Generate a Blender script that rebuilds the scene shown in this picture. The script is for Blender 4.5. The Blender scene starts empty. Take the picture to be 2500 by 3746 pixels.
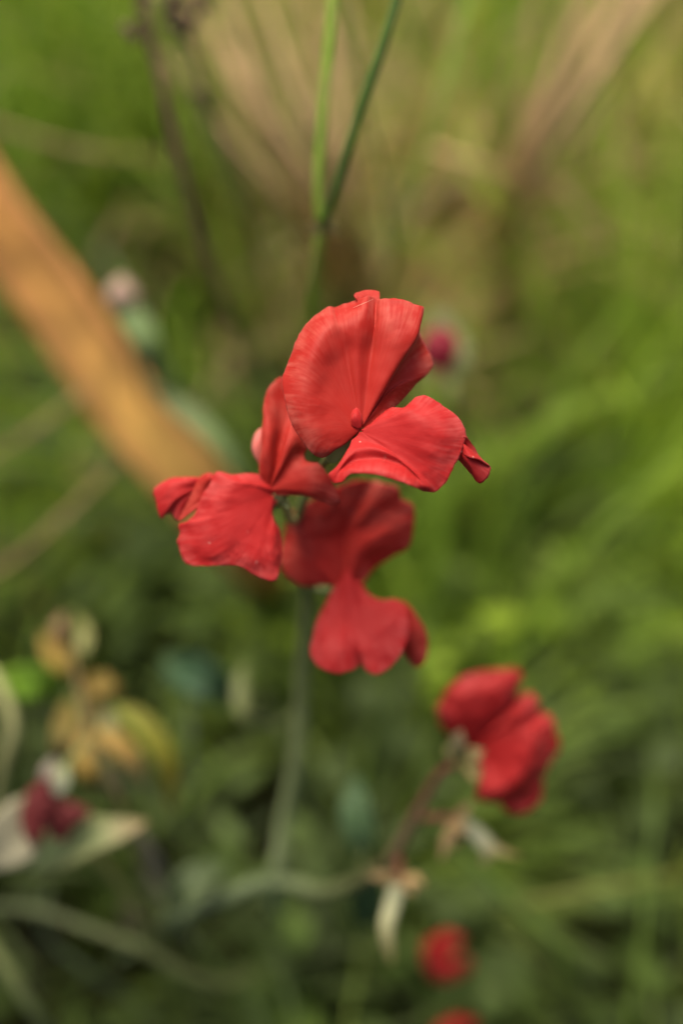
import bpy, math, random
import numpy as np
from mathutils import Vector, noise

random.seed(7)
rng = np.random.default_rng(11)
S = bpy.context.scene
COL = S.collection

# ------------------------------------------------------------------ camera
PITCH = math.radians(48)
CAM = np.array([0.0, 0.0, 0.58])
LENS, SENS = 35.0, 36.0
W, H = 2500.0, 3746.0
T2 = SENS / LENS                       # 2*tan(vfov/2)
FWD = np.array([0, math.cos(PITCH), -math.sin(PITCH)])
UP = np.array([0, math.sin(PITCH), math.cos(PITCH)])
RT = np.array([1.0, 0, 0])
cd = bpy.data.cameras.new('camera')
cam = bpy.data.objects.new('camera', cd)
COL.objects.link(cam)
cam.location = CAM
cam.rotation_euler = (math.pi / 2 - PITCH, 0, 0)
cd.sensor_fit = 'VERTICAL'
cd.sensor_height = SENS
cd.lens = LENS
cd.clip_start = 0.01
cd.clip_end = 2000
cd.dof.use_dof = True
cd.dof.focus_distance = 0.238
cd.dof.aperture_fstop = 2.3
S.camera = cam

# ------------------------------------------------------------------ light
ELEV, AZ = math.radians(70), math.radians(-30)
world = bpy.data.worlds.new('World')
S.world = world
world.use_nodes = True
wn = world.node_tree
wn.nodes.clear()
sky = wn.nodes.new('ShaderNodeTexSky')
sky.sky_type = 'NISHITA'
sky.sun_disc = False
sky.sun_elevation = ELEV
sky.sun_rotation = AZ
sky.air_density = 1.0
sky.dust_density = 9.0
sky.ozone_density = 0.6
bg = wn.nodes.new('ShaderNodeBackground')
bg.inputs['Strength'].default_value = 0.080
wo = wn.nodes.new('ShaderNodeOutputWorld')
wn.links.new(sky.outputs[0], bg.inputs[0])
wn.links.new(bg.outputs[0], wo.inputs[0])
sl = bpy.data.lights.new('sun', 'SUN')
sl.energy = 1.5
sl.angle = math.radians(35)
sl.color = (1.0, 0.93, 0.78)
sun = bpy.data.objects.new('sun', sl)
COL.objects.link(sun)
sd = Vector((math.cos(ELEV) * math.sin(AZ), math.cos(ELEV) * math.cos(AZ), math.sin(ELEV)))
sun.rotation_euler = sd.to_track_quat('Z', 'Y').to_euler()
sun.location = sd * 5

S.view_settings.view_transform = 'Standard'
S.view_settings.look = 'None'
S.view_settings.gamma = 1.0
S.view_settings.exposure = 1.25
S.render.engine = 'CYCLES'
S.cycles.use_denoising = True
S.cycles.max_bounces = 8
S.cycles.transparent_max_bounces = 4

# ------------------------------------------------------------------ helpers
def P(px, py, d):
    """point seen at photo pixel (px, py) standing d metres ahead of the camera"""
    x = (px - W / 2) / H * T2 * d
    y = -(py - H / 2) / H * T2 * d
    return CAM + RT * x + UP * y + FWD * d

def Gd(px, py, h=0.0):
    """place on the plane z = h along the line of sight through (px, py)"""
    v = P(px, py, 1.0) - CAM
    return CAM + v * ((h - CAM[2]) / v[2])

def proj(p):
    q = p - CAM
    d = q @ FWD
    return W / 2 + (q @ RT) / d * H / T2, H / 2 - (q @ UP) / d * H / T2, d

def zoomer(x0, y0, k):
    return lambda x, y: (x0 + x * k, y0 + y * k)
Z1 = zoomer(850, 1000, 1050 / 1568)
Z2 = zoomer(500, 1350, 1200 / 1568)
Z3 = zoomer(1300, 2350, 900 / 1568)
Z7 = zoomer(900, 2700, 1600 / 1568)
Z4 = zoomer(0, 2200, 1100 / 1568)
ZI = lambda x, y: (x, y)

def hermite(t, pts, q):
    """non-uniform cubic interpolation of pts (n,...) at knots t, evaluated at q"""
    t = np.asarray(t, float); pts = np.asarray(pts, float)
    n = len(t)
    m = np.zeros_like(pts)
    for i in range(n):
        a, b = max(i - 1, 0), min(i + 1, n - 1)
        if a < i < b:
            h0, h1 = t[i] - t[a], t[b] - t[i]
            m[i] = ((pts[i] - pts[a]) / h0 * h1 + (pts[b] - pts[i]) / h1 * h0) / (h0 + h1)
        else:
            m[i] = (pts[b] - pts[a]) / max(t[b] - t[a], 1e-9)
    k = np.clip(np.searchsorted(t, q, side='right') - 1, 0, n - 2)
    h = t[k + 1] - t[k]
    s = (q - t[k]) / h
    sh = (-1,) + (1,) * (pts.ndim - 1)
    s = s.reshape(sh); h = h.reshape(sh)
    return ((2*s**3 - 3*s**2 + 1) * pts[k] + (s**3 - 2*s**2 + s) * h * m[k]
            + (-2*s**3 + 3*s**2) * pts[k+1] + (s**3 - s**2) * h * m[k+1])

def curve(pts, n):
    pts = np.asarray(pts, float)
    dd = np.maximum(np.linalg.norm(np.diff(pts[:, :3], axis=0), axis=1), 1e-6) ** 0.6
    t = np.concatenate([[0], np.cumsum(dd)]); t /= t[-1]
    return hermite(t, pts, np.linspace(0, 1, n))

def mesh_obj(name, V, F, mat, parent=None, colors=None, uv=None, smooth=True):
    me = bpy.data.meshes.new(name)
    V = np.asarray(V, float)
    o = bpy.data.objects.new(name, me)
    me.from_pydata(V.tolist(), [], F if isinstance(F, list) else F.tolist())
    if colors is not None:
        c = np.ones((len(V), 4), np.float32)
        c[:, :3] = colors
        a = me.color_attributes.new('Col', 'FLOAT_COLOR', 'POINT')
        a.data.foreach_set('color', c.ravel())
    if uv is not None:
        l = me.uv_layers.new(name='UVMap')
        vi = np.empty(len(me.loops), np.int32)
        me.loops.foreach_get('vertex_index', vi)
        l.data.foreach_set('uv', np.asarray(uv, np.float32)[vi].ravel())
    if smooth:
        me.polygons.foreach_set('use_smooth', np.ones(len(me.polygons), bool))
    me.materials.append(mat)
    COL.objects.link(o)
    if parent is not None:
        o.parent = parent
        o.matrix_parent_inverse = parent.matrix_world.inverted()
    return o

def empty(name, loc, parent=None):
    o = bpy.data.objects.new(name, None)
    COL.objects.link(o)
    o.empty_display_size = 0.01
    if parent is not None:
        o.parent = parent
        o.location = Vector(loc) - Vector(parent_origin[parent.name])
    else:
        o.location = loc
    parent_origin[o.name] = tuple(loc)
    return o
parent_origin = {}

def child(o, parent):
    """keep the world placement of a mesh built in world coordinates"""
    o.parent = parent
    o.location = -Vector(parent_origin[parent.name])
    parent_origin[o.name] = (0, 0, 0)
    return o

def tag(o, label, cat, group=None, kind=None):
    if label: o['label'] = label
    if cat: o['category'] = cat
    if group: o['group'] = group
    if kind: o['kind'] = kind
    return o

# ------------------------------------------------------------------ materials
def plant_mat(name, rough=0.6, trans=0.35, var=0.25, scale=60.0, bump=0.3, spec=0.3):
    m = bpy.data.materials.new(name)
    m.use_nodes = True
    nt = m.node_tree; N = nt.nodes; L = nt.links
    N.clear()
    out = N.new('ShaderNodeOutputMaterial')
    at = N.new('ShaderNodeAttribute'); at.attribute_name = 'Col'
    tc = N.new('ShaderNodeTexCoord')
    no = N.new('ShaderNodeTexNoise'); no.inputs['Scale'].default_value = scale; no.inputs['Detail'].default_value = 5
    L.new(tc.outputs['Object'], no.inputs['Vector'])
    mr = N.new('ShaderNodeMapRange')
    mr.inputs['From Min'].default_value = 0.3; mr.inputs['From Max'].default_value = 0.7
    mr.inputs['To Min'].default_value = 1 - var; mr.inputs['To Max'].default_value = 1 + var
    L.new(no.outputs['Fac'], mr.inputs['Value'])
    mx = N.new('ShaderNodeVectorMath'); mx.operation = 'SCALE'
    L.new(at.outputs['Color'], mx.inputs[0]); L.new(mr.outputs[0], mx.inputs['Scale'])
    pb = N.new('ShaderNodeBsdfPrincipled')
    pb.inputs['Roughness'].default_value = rough
    pb.inputs['Specular IOR Level'].default_value = spec
    L.new(mx.outputs[0], pb.inputs['Base Color'])
    bp = N.new('ShaderNodeBump'); bp.inputs['Strength'].default_value = bump; bp.inputs['Distance'].default_value = 0.002
    L.new(no.outputs['Fac'], bp.inputs['Height']); L.new(bp.outputs[0], pb.inputs['Normal'])
    tr = N.new('ShaderNodeBsdfTranslucent'); L.new(mx.outputs[0], tr.inputs['Color'])
    ms = N.new('ShaderNodeMixShader'); ms.inputs[0].default_value = trans
    L.new(pb.outputs[0], ms.inputs[1]); L.new(tr.outputs[0], ms.inputs[2])
    L.new(ms.outputs[0], out.inputs[0])
    return m

def petal_mat(name, col, pale, trans=0.28, sheen=0.14, specks=False):
    m = bpy.data.materials.new(name)
    m.use_nodes = True
    nt = m.node_tree; N = nt.nodes; L = nt.links
    N.clear()
    out = N.new('ShaderNodeOutputMaterial')
    uv = N.new('ShaderNodeTexCoord')
    # fine veins running from the claw of the petal to its rim
    mp = N.new('ShaderNodeMapping'); mp.inputs['Scale'].default_value = (105, 2.6, 1)
    L.new(uv.outputs['UV'], mp.inputs['Vector'])
    vn = N.new('ShaderNodeTexNoise'); vn.inputs['Scale'].default_value = 1.0; vn.inputs['Detail'].default_value = 6
    vn.inputs['Roughness'].default_value = 0.6; vn.inputs['Distortion'].default_value = 0.35
    L.new(mp.outputs[0], vn.inputs['Vector'])
    # broad blotches of paler tissue
    bn = N.new('ShaderNodeTexNoise'); bn.inputs['Scale'].default_value = 170; bn.inputs['Detail'].default_value = 4
    L.new(uv.outputs['Object'], bn.inputs['Vector'])
    fn = N.new('ShaderNodeTexNoise'); fn.inputs['Scale'].default_value = 1900; fn.inputs['Detail'].default_value = 3
    L.new(uv.outputs['Object'], fn.inputs['Vector'])
    mu = N.new('ShaderNodeMath'); mu.operation = 'MULTIPLY'
    L.new(vn.outputs['Fac'], mu.inputs[0]); L.new(bn.outputs['Fac'], mu.inputs[1])
    rp = N.new('ShaderNodeMapRange')
    rp.inputs['From Min'].default_value = 0.18; rp.inputs['From Max'].default_value = 0.42
    rp.inputs['To Min'].default_value = 0.0; rp.inputs['To Max'].default_value = 0.46
    L.new(mu.outputs[0], rp.inputs['Value'])
    sp = N.new('ShaderNodeSeparateXYZ'); L.new(uv.outputs['UV'], sp.inputs[0])
    ed = N.new('ShaderNodeMapRange'); ed.interpolation_type = 'SMOOTHSTEP'
    ed.inputs['From Min'].default_value = 0.45; ed.inputs['From Max'].default_value = 1.0
    ed.inputs['To Min'].default_value = 0.15; ed.inputs['To Max'].default_value = 1.0
    L.new(sp.outputs['Y'], ed.inputs['Value'])
    rm = N.new('ShaderNodeMath'); rm.operation = 'MULTIPLY'
    L.new(rp.outputs[0], rm.inputs[0]); L.new(ed.outputs[0], rm.inputs[1])
    mc = N.new('ShaderNodeMix'); mc.data_type = 'RGBA'
    mc.inputs[6].default_value = (*col, 1); mc.inputs[7].default_value = (*pale, 1)
    L.new(rm.outputs[0], mc.inputs[0])
    colout = mc.outputs[2]
    if specks:
        vo = N.new('ShaderNodeTexVoronoi'); vo.inputs['Scale'].default_value = 420
        L.new(uv.outputs['Object'], vo.inputs['Vector'])
        gate = N.new('ShaderNodeMath'); gate.operation = 'GREATER_THAN'; gate.inputs[1].default_value = 0.80
        sx = N.new('ShaderNodeSeparateColor'); L.new(vo.outputs['Color'], sx.inputs[0]); L.new(sx.outputs[0], gate.inputs[0])
        lt = N.new('ShaderNodeMapRange'); lt.inputs['From Min'].default_value = 0.06; lt.inputs['From Max'].default_value = 0.12
        lt.inputs['To Min'].default_value = 0.55; lt.inputs['To Max'].default_value = 0.0
        L.new(vo.outputs['Distance'], lt.inputs['Value'])
        gg = N.new('ShaderNodeMath'); gg.operation = 'MULTIPLY'; L.new(gate.outputs[0], gg.inputs[0]); L.new(lt.outputs[0], gg.inputs[1])
        m2 = N.new('ShaderNodeMix'); m2.data_type = 'RGBA'; m2.inputs[7].default_value = (0.75, 0.5, 0.42, 1)
        L.new(gg.outputs[0], m2.inputs[0]); L.new(colout, m2.inputs[6]); colout = m2.outputs[2]
    pb = N.new('ShaderNodeBsdfPrincipled')
    pb.inputs['Roughness'].default_value = 0.55
    pb.inputs['Specular IOR Level'].default_value = 0.18
    pb.inputs['Sheen Weight'].default_value = sheen
    pb.inputs['Sheen Roughness'].default_value = 0.35
    pb.inputs['Sheen Tint'].default_value = (1.0, 0.55, 0.5, 1)
    L.new(colout, pb.inputs['Base Color'])
    ad = N.new('ShaderNodeMath'); ad.operation = 'MULTIPLY_ADD'; ad.inputs[1].default_value = 0.25
    L.new(fn.outputs['Fac'], ad.inputs[0]); L.new(vn.outputs['Fac'], ad.inputs[2])
    bp = N.new('ShaderNodeBump'); bp.inputs['Strength'].default_value = 0.28; bp.inputs['Distance'].default_value = 0.0002
    L.new(ad.outputs[0], bp.inputs['Height']); L.new(bp.outputs[0], pb.inputs['Normal'])
    tr = N.new('ShaderNodeBsdfTranslucent'); L.new(colout, tr.inputs['Color'])
    ms = N.new('ShaderNodeMixShader'); ms.inputs[0].default_value = trans
    L.new(pb.outputs[0], ms.inputs[1]); L.new(tr.outputs[0], ms.inputs[2])
    L.new(ms.outputs[0], out.inputs[0])
    return m

M_STEM = plant_mat('stem', 0.6, 0.1, 0.2, 90)
M_LEAF = plant_mat('leaf', 0.6, 0.3, 0.22, 70)
M_DRY = plant_mat('dry_plant', 0.75, 0.2, 0.28, 55)
M_GRASS = plant_mat('meadow_blades', 0.6, 0.4, 0.15, 12, 0.0)
M_RED = petal_mat('scarlet_petal', (0.45, 0.022, 0.014), (0.74, 0.22, 0.16), specks=False)
M_WING = petal_mat('crimson_scarlet_petal', (0.48, 0.019, 0.018), (0.72, 0.17, 0.15), specks=True)
M_PINK = petal_mat('pale_red_petal', (0.72, 0.16, 0.13), (0.85, 0.42, 0.36))
M_SHADED = petal_mat('shaded_red_petal', (0.36, 0.014, 0.013), (0.55, 0.11, 0.10))  # darkened copy of the red: shade on back-turned and low blooms painted in
M_OLD = petal_mat('faded_crimson_petal', (0.11, 0.016, 0.016), (0.34, 0.10, 0.085))

# ------------------------------------------------------------------ builders
def petal(name, Z, base, rays, d0, mat, parent, nu=120, nv=34, thick=0.00028, bulge=0.0, ruffle=0.35, rfreq=900.0, roll=0.0, seed=0.0, smooth=1.0):
    """A petal as a fan of ray curves from its claw. Points: (x, y, mm behind d0)."""
    def W3(p):
        x, y = Z(p[0], p[1])
        return P(x, y, d0 + p[2] * 0.001)
    b3 = W3(base)
    R = []
    for r in rays:
        pts = [b3] + [W3(p) for p in r]
        if len(pts) == 2 and bulge:
            pts.insert(1, (pts[0] + pts[1]) / 2 + FWD * bulge * 0.001)
        R.append(curve(pts, nv))
    R = np.array(R)
    dd = np.maximum(np.linalg.norm(np.diff(R[:, -1], axis=0), axis=1), 1e-5) ** 0.75
    t = np.concatenate([[0], np.cumsum(dd)]); t /= t[-1]
    G = hermite(t, R, np.linspace(0, 1, nu))          # nu x nv x 3
    vq = np.linspace(0, 1, nv)                         # ease out the creases where the rays crowd together
    for j in range(1, nv - 1):
        sg = nu * 0.05 * (1 - vq[j]) ** 1.5 * smooth
        if sg < 0.4: continue
        m = int(3 * sg) + 1
        kx = np.exp(-0.5 * (np.arange(-m, m + 1) / sg) ** 2); kx /= kx.sum()
        pad = np.concatenate([np.repeat(G[:1, j], m, 0), G[:, j], np.repeat(G[-1:, j], m, 0)])
        G[:, j] = np.stack([np.convolve(pad[:, q], kx, 'valid') for q in range(3)], 1)
    du = np.gradient(G, axis=0); dv = np.gradient(G, axis=1)
    nrm = np.cross(du, dv); nrm /= np.maximum(np.linalg.norm(nrm, axis=2, keepdims=True), 1e-12)
    vv = np.linspace(0, 1, nv)
    for i in range(nu):
        for j in range(1, nv):
            p = Vector(G[i, j])
            a = noise.noise(p * 260 + Vector((seed, 0, 0))) * 0.9 + noise.noise(p * rfreq + Vector((0, seed, 0))) * 0.35 * vv[j]
            G[i, j] += nrm[i, j] * a * ruffle * 0.001 * min(1, vv[j] * 1.6)
            if j == nv - 1:
                e = noise.noise(p * 1100 + Vector((seed, 3, 1)))
                G[i, j] += (G[i, j] - G[i, j - 1]) * e * 0.55
    if roll:
        w = np.clip((vv - 0.82) / 0.18, 0, 1) ** 2
        G += FWD[None, None, :] * (w[None, :, None] * roll * 0.001)
    G = G[:, 1:]; nvv = nv - 1
    V = G.reshape(-1, 3)
    ii, jj = np.meshgrid(np.arange(nu - 1), np.arange(nvv - 1), indexing='ij')
    a = (ii * nvv + jj).ravel()
    F = np.stack([a, a + 1, a + nvv + 1, a + nvv], 1)
    uu, v2 = np.meshgrid(np.linspace(0, 1, nu), vv[1:], indexing='ij')
    o = mesh_obj(name, V, F, mat, uv=np.stack([uu.ravel() + seed, v2.ravel()], 1))
    child(o, parent)
    s = o.modifiers.new('thickness', 'SOLIDIFY'); s.thickness = thick; s.offset = 0
    return o

def tube_geo(pts, rad, cols, n=24, k=10):
    """pts world positions, rad radii (m) and colours along a smooth curve"""
    pts = np.asarray(pts, float)
    rad = np.interp(np.linspace(0, 1, len(pts)), np.linspace(0, 1, len(rad)), rad)
    C = curve(np.concatenate([pts, rad[:, None]], 1), n)
    c, r = C[:, :3], np.abs(C[:, 3])
    r = r * np.array([1 + 0.16 * noise.noise(Vector(p) * 70) for p in c])
    cols = np.asarray(cols, float).reshape(-1, 3)
    cc = np.stack([np.interp(np.linspace(0, 1, n), np.linspace(0, 1, len(cols)), cols[:, q]) for q in range(3)], 1)
    tg = np.gradient(c, axis=0); tg /= np.linalg.norm(tg, axis=1, keepdims=True)
    ref = np.cross(tg[0], [0.31, 0.2, 0.93]); ref /= np.linalg.norm(ref)
    V, CL = [], []
    for i in range(n):
        ref = ref - tg[i] * (ref @ tg[i]); ref /= np.linalg.norm(ref)
        b = np.cross(tg[i], ref)
        for q in range(k):
            an = 2 * math.pi * q / k
            V.append(c[i] + r[i] * (math.cos(an) * ref + math.sin(an) * b)); CL.append(cc[i])
    F = [[i*k+q, i*k+(q+1) % k, (i+1)*k+(q+1) % k, (i+1)*k+q] for i in range(n-1) for q in range(k)]
    F.append(list(range(k))[::-1]); F.append([(n-1)*k+q for q in range(k)])
    return V, F, CL

def join_geo(parts):
    V, F, C = [], [], []
    for v, f, c in parts:
        o = len(V); V += list(v); C += list(c); F += [[q + o for q in x] for x in f]
    return V, F, C

def tube(name, pts, rad, cols, mat=None, parent=None, n=24, k=10):
    V, F, C = tube_geo(pts, rad, cols, n, k)
    o = mesh_obj(name, V, F, mat or M_STEM, colors=np.array(C))
    if parent is not None: child(o, parent)
    return o

PROFILE = {'leaf': lambda s: np.sin(np.pi * np.clip(s, 0, 1) ** 0.75) ** 0.8 * 0.98 + 0.02,
           'strap': lambda s: np.clip(np.minimum(s / 0.22 + 0.02, (1 - s) / 0.25), 0.03, 1) ** 0.6,
           'oblong': lambda s: np.clip(1 - np.abs(2 * s - 1) ** 3.2, 0.02, 1) ** 0.6,
           'sepal': lambda s: np.clip((1 - s) ** 0.8 * (0.55 + 1.2 * s), 0.02, 2)}

def leaf(name, pts, width, cols, mat=None, parent=None, prof='leaf', tilt=0.0, fold=0.15, n=22, k=8, wave=0.03, edge=None, thick=0.0004, seed=0.0):
    """a leaf blade along a spine of world points; tilt turns it about its spine"""
    c = curve(pts, n)
    s = np.linspace(0, 1, n)
    w = width * PROFILE[prof](s) / 2
    tg = np.gradient(c, axis=0); tg /= np.linalg.norm(tg, axis=1, keepdims=True)
    cols = np.asarray(cols, float).reshape(-1, 3)
    cc = np.stack([np.interp(s, np.linspace(0, 1, len(cols)), cols[:, q]) for q in range(3)], 1)
    V, CL, UV = [], [], []
    for i in range(n):
        view = c[i] - CAM; view /= np.linalg.norm(view)
        side = np.cross(tg[i], view); side /= np.linalg.norm(side)
        nr = np.cross(side, tg[i])
        a = tilt if np.isscalar(tilt) else np.interp(s[i], [0, 1], tilt)
        sd_, nn = side * math.cos(a) + nr * math.sin(a), nr * math.cos(a) - side * math.sin(a)
        for q in range(k + 1):
            x = 2 * q / k - 1
            ww = w[i] * (1 + 0.10 * noise.noise(Vector((s[i] * 5, x, seed))))
            z = fold * abs(x) * w[i] + wave * width * noise.noise(Vector((s[i] * 4, x * 2, seed + 3)))
            V.append(c[i] + sd_ * x * ww - nn * z)
            col = cc[i].copy()
            if edge is not None:
                e = min(1, abs(x) ** 3 * 1.0)
                col = col * (1 - e) + np.array(edge) * e
            CL.append(col); UV.append((x, s[i]))
    F = [[i*(k+1)+q, i*(k+1)+q+1, (i+1)*(k+1)+q+1, (i+1)*(k+1)+q] for i in range(n-1) for q in range(k)]
    o = mesh_obj(name, V, F, mat or M_LEAF, colors=np.array(CL), uv=UV)
    m = o.modifiers.new('thickness', 'SOLIDIFY'); m.thickness = thick; m.offset = 0
    if parent is not None: child(o, parent)
    return o

def PP(Z, pts):
    """list of (x, y, d) in a zoom window -> world points"""
    return [P(*Z(p[0], p[1]), p[2]) for p in pts]

# ------------------------------------------------------------------ ground
gm = bpy.data.materials.new('shade_dark_soil')  # near-black soil: the shade under tall grass is put into its colour
gm.use_nodes = True
N, L = gm.node_tree.nodes, gm.node_tree.links
pb = N['Principled BSDF']; pb.inputs['Roughness'].default_value = 1.0; pb.inputs['Specular IOR Level'].default_value = 0.0
tc = N.new('ShaderNodeTexCoord')
n1 = N.new('ShaderNodeTexNoise'); n1.inputs['Scale'].default_value = 9; n1.inputs['Detail'].default_value = 8
L.new(tc.outputs['Object'], n1.inputs['Vector'])
cr = N.new('ShaderNodeValToRGB')
cr.color_ramp.elements[0].color = (0.006, 0.005, 0.003, 1); cr.color_ramp.elements[0].position = 0.35
cr.color_ramp.elements[1].color = (0.016, 0.017, 0.006, 1); cr.color_ramp.elements[1].position = 0.7
L.new(n1.outputs['Fac'], cr.inputs[0]); L.new(cr.outputs[0], pb.inputs['Base Color'])
bp = N.new('ShaderNodeBump'); bp.inputs['Strength'].default_value = 0.8; bp.inputs['Distance'].default_value = 0.02
L.new(n1.outputs['Fac'], bp.inputs['Height']); L.new(bp.outputs[0], pb.inputs['Normal'])
def ground():
    xs = np.concatenate([[-600, -60, -12], np.linspace(-4, 4, 81), [12, 60, 600]])
    ys = np.concatenate([[-600, -60, -12], np.linspace(-3, 5, 81), [12, 60, 600]])
    V = []
    for y in ys:
        for x in xs:
            near = max(0, 1 - max(abs(x), abs(y)) / 5)
            V.append((x, y, near * (noise.noise(Vector((x * 3, y * 3, 0))) * 0.03 - 0.01)))
    n = len(xs)
    F = [[j*n+i, j*n+i+1, (j+1)*n+i+1, (j+1)*n+i] for j in range(len(ys)-1) for i in range(n-1)]
    o = mesh_obj('ground', V, F, gm)
    o['kind'] = 'structure'
ground()

# ------------------------------------------------------------------ meadow
GREENS = {
    'lime':   (0.310, 0.450, 0.030),
    'grass':  (0.190, 0.300, 0.024),
    'mid':    (0.125, 0.190, 0.022),
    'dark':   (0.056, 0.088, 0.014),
    'olive':  (0.360, 0.340, 0.070),
    'straw':  (0.580, 0.410, 0.190),
    'tan':    (0.640, 0.450, 0.240),
    'blue':   (0.110, 0.170, 0.070),
}
# patches of the meadow: centre in the photograph, radius (px), weights of the colours, height factor, density
PATCH = [
    (200, 150, 420, dict(mid=3, grass=5, lime=4, olive=1), 1.0, 1.0),
    (450, 500, 350, dict(mid=2, grass=4, lime=4, olive=1), 1.0, 1.0),
    (900, 200, 330, dict(mid=2, grass=3, olive=3, lime=2, straw=1), 1.0, 1.0),
    (1050, 620, 330, dict(mid=1, grass=3, olive=2, straw=4, tan=2), 0.9, 1.1),
    (1350, 920, 260, dict(grass=2, olive=3, straw=4, tan=4), 0.9, 1.2),
    (1500, 450, 330, dict(mid=1, grass=3, olive=3, straw=2), 0.9, 1.0),
    (1600, 40, 350, dict(mid=2, grass=4, lime=5), 1.0, 1.0),
    (2000, 500, 280, dict(mid=1, olive=2, straw=4, tan=3), 1.0, 1.0),
    (2400, 100, 260, dict(mid=2, olive=4, straw=2), 1.0, 1.0),
    (2350, 620, 300, dict(dark=3, mid=4, grass=5, lime=1), 1.0, 1.0),
    (1850, 880, 260, dict(dark=1, mid=2, olive=4, straw=2), 0.8, 0.9),
    (2250, 1150, 300, dict(mid=2, grass=4, lime=4), 1.0, 1.1),
    (2480, 1000, 200, dict(dark=5, mid=3), 0.8, 0.6),
    (1850, 1250, 300, dict(dark=7, mid=3), 0.8, 0.7),
    (2350, 1720, 400, dict(grass=3, lime=8), 1.15, 1.3),
    (1800, 1700, 300, dict(dark=4, mid=5, grass=2), 0.9, 0.8),
    (1850, 2150, 330, dict(dark=1, mid=4, grass=5, lime=1), 1.0, 0.9),
    (2350, 2250, 300, dict(dark=3, mid=4, grass=3), 0.9, 0.8),
    (2300, 2850, 350, dict(dark=7, mid=4), 0.8, 0.7),  # lower patches weighted dark: dim light low in the grass painted in
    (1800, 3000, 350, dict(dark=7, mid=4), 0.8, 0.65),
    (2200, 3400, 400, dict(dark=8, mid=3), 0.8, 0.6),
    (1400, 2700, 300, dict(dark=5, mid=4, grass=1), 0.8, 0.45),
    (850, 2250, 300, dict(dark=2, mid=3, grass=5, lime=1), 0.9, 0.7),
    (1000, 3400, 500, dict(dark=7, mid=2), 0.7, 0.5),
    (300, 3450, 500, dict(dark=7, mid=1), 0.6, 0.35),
    (250, 2150, 300, dict(dark=6, mid=2), 0.6, 0.4),
    (120, 1500, 300, dict(mid=2, grass=4, olive=2, lime=1), 0.9, 0.9),
    (700, 1200, 350, dict(dark=1, mid=3, blue=2, grass=4), 0.9, 0.9),
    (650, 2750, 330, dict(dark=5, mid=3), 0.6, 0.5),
]
PC = np.array([[p[0], p[1], p[2]] for p in PATCH])

def patch_of(x, y, z, jitter):
    px, py, d = proj(np.array([x, y, z]))
    if not (-700 < px < 3200 and -600 < py < 4300 and d > 0):
        return (dict(dark=6, mid=3) if abs(x) < 1.3 and y < 0.6 else dict(mid=4, grass=4, lime=1) if abs(x) < 1.3 and y < 1.5 else dict(mid=3, grass=4, lime=3, olive=1, straw=1)), 1.0, 0.9, d  # near side outside the patches gets the same painted shade
    wgt = np.exp(-((PC[:, 0] - px) ** 2 + (PC[:, 1] - py) ** 2) / (0.6 * PC[:, 2]) ** 2) + 1e-9
    k = rng.choice(len(PATCH), p=wgt / wgt.sum())
    tall = 1.0 + 0.75 * min(max((1500 - PATCH[k][1]) / 1000, 0), 1) + (0.25 if 1500 < PATCH[k][1] < 2400 else 0)
    return PATCH[k][3], PATCH[k][4] * tall, PATCH[k][5], d

def pick(w, x, y, sc=13.0):
    """choose a colour so that neighbours tend to agree"""
    names = list(w); pr = np.cumsum([w[q] for q in names]) / sum(w.values())
    u = noise.noise(Vector((x * sc, y * sc, 5.0))) * 0.75 + 0.5 + rng.normal(0, 0.13)
    return names[int(np.searchsorted(pr, min(max(u, 0), 0.999)))]

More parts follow.
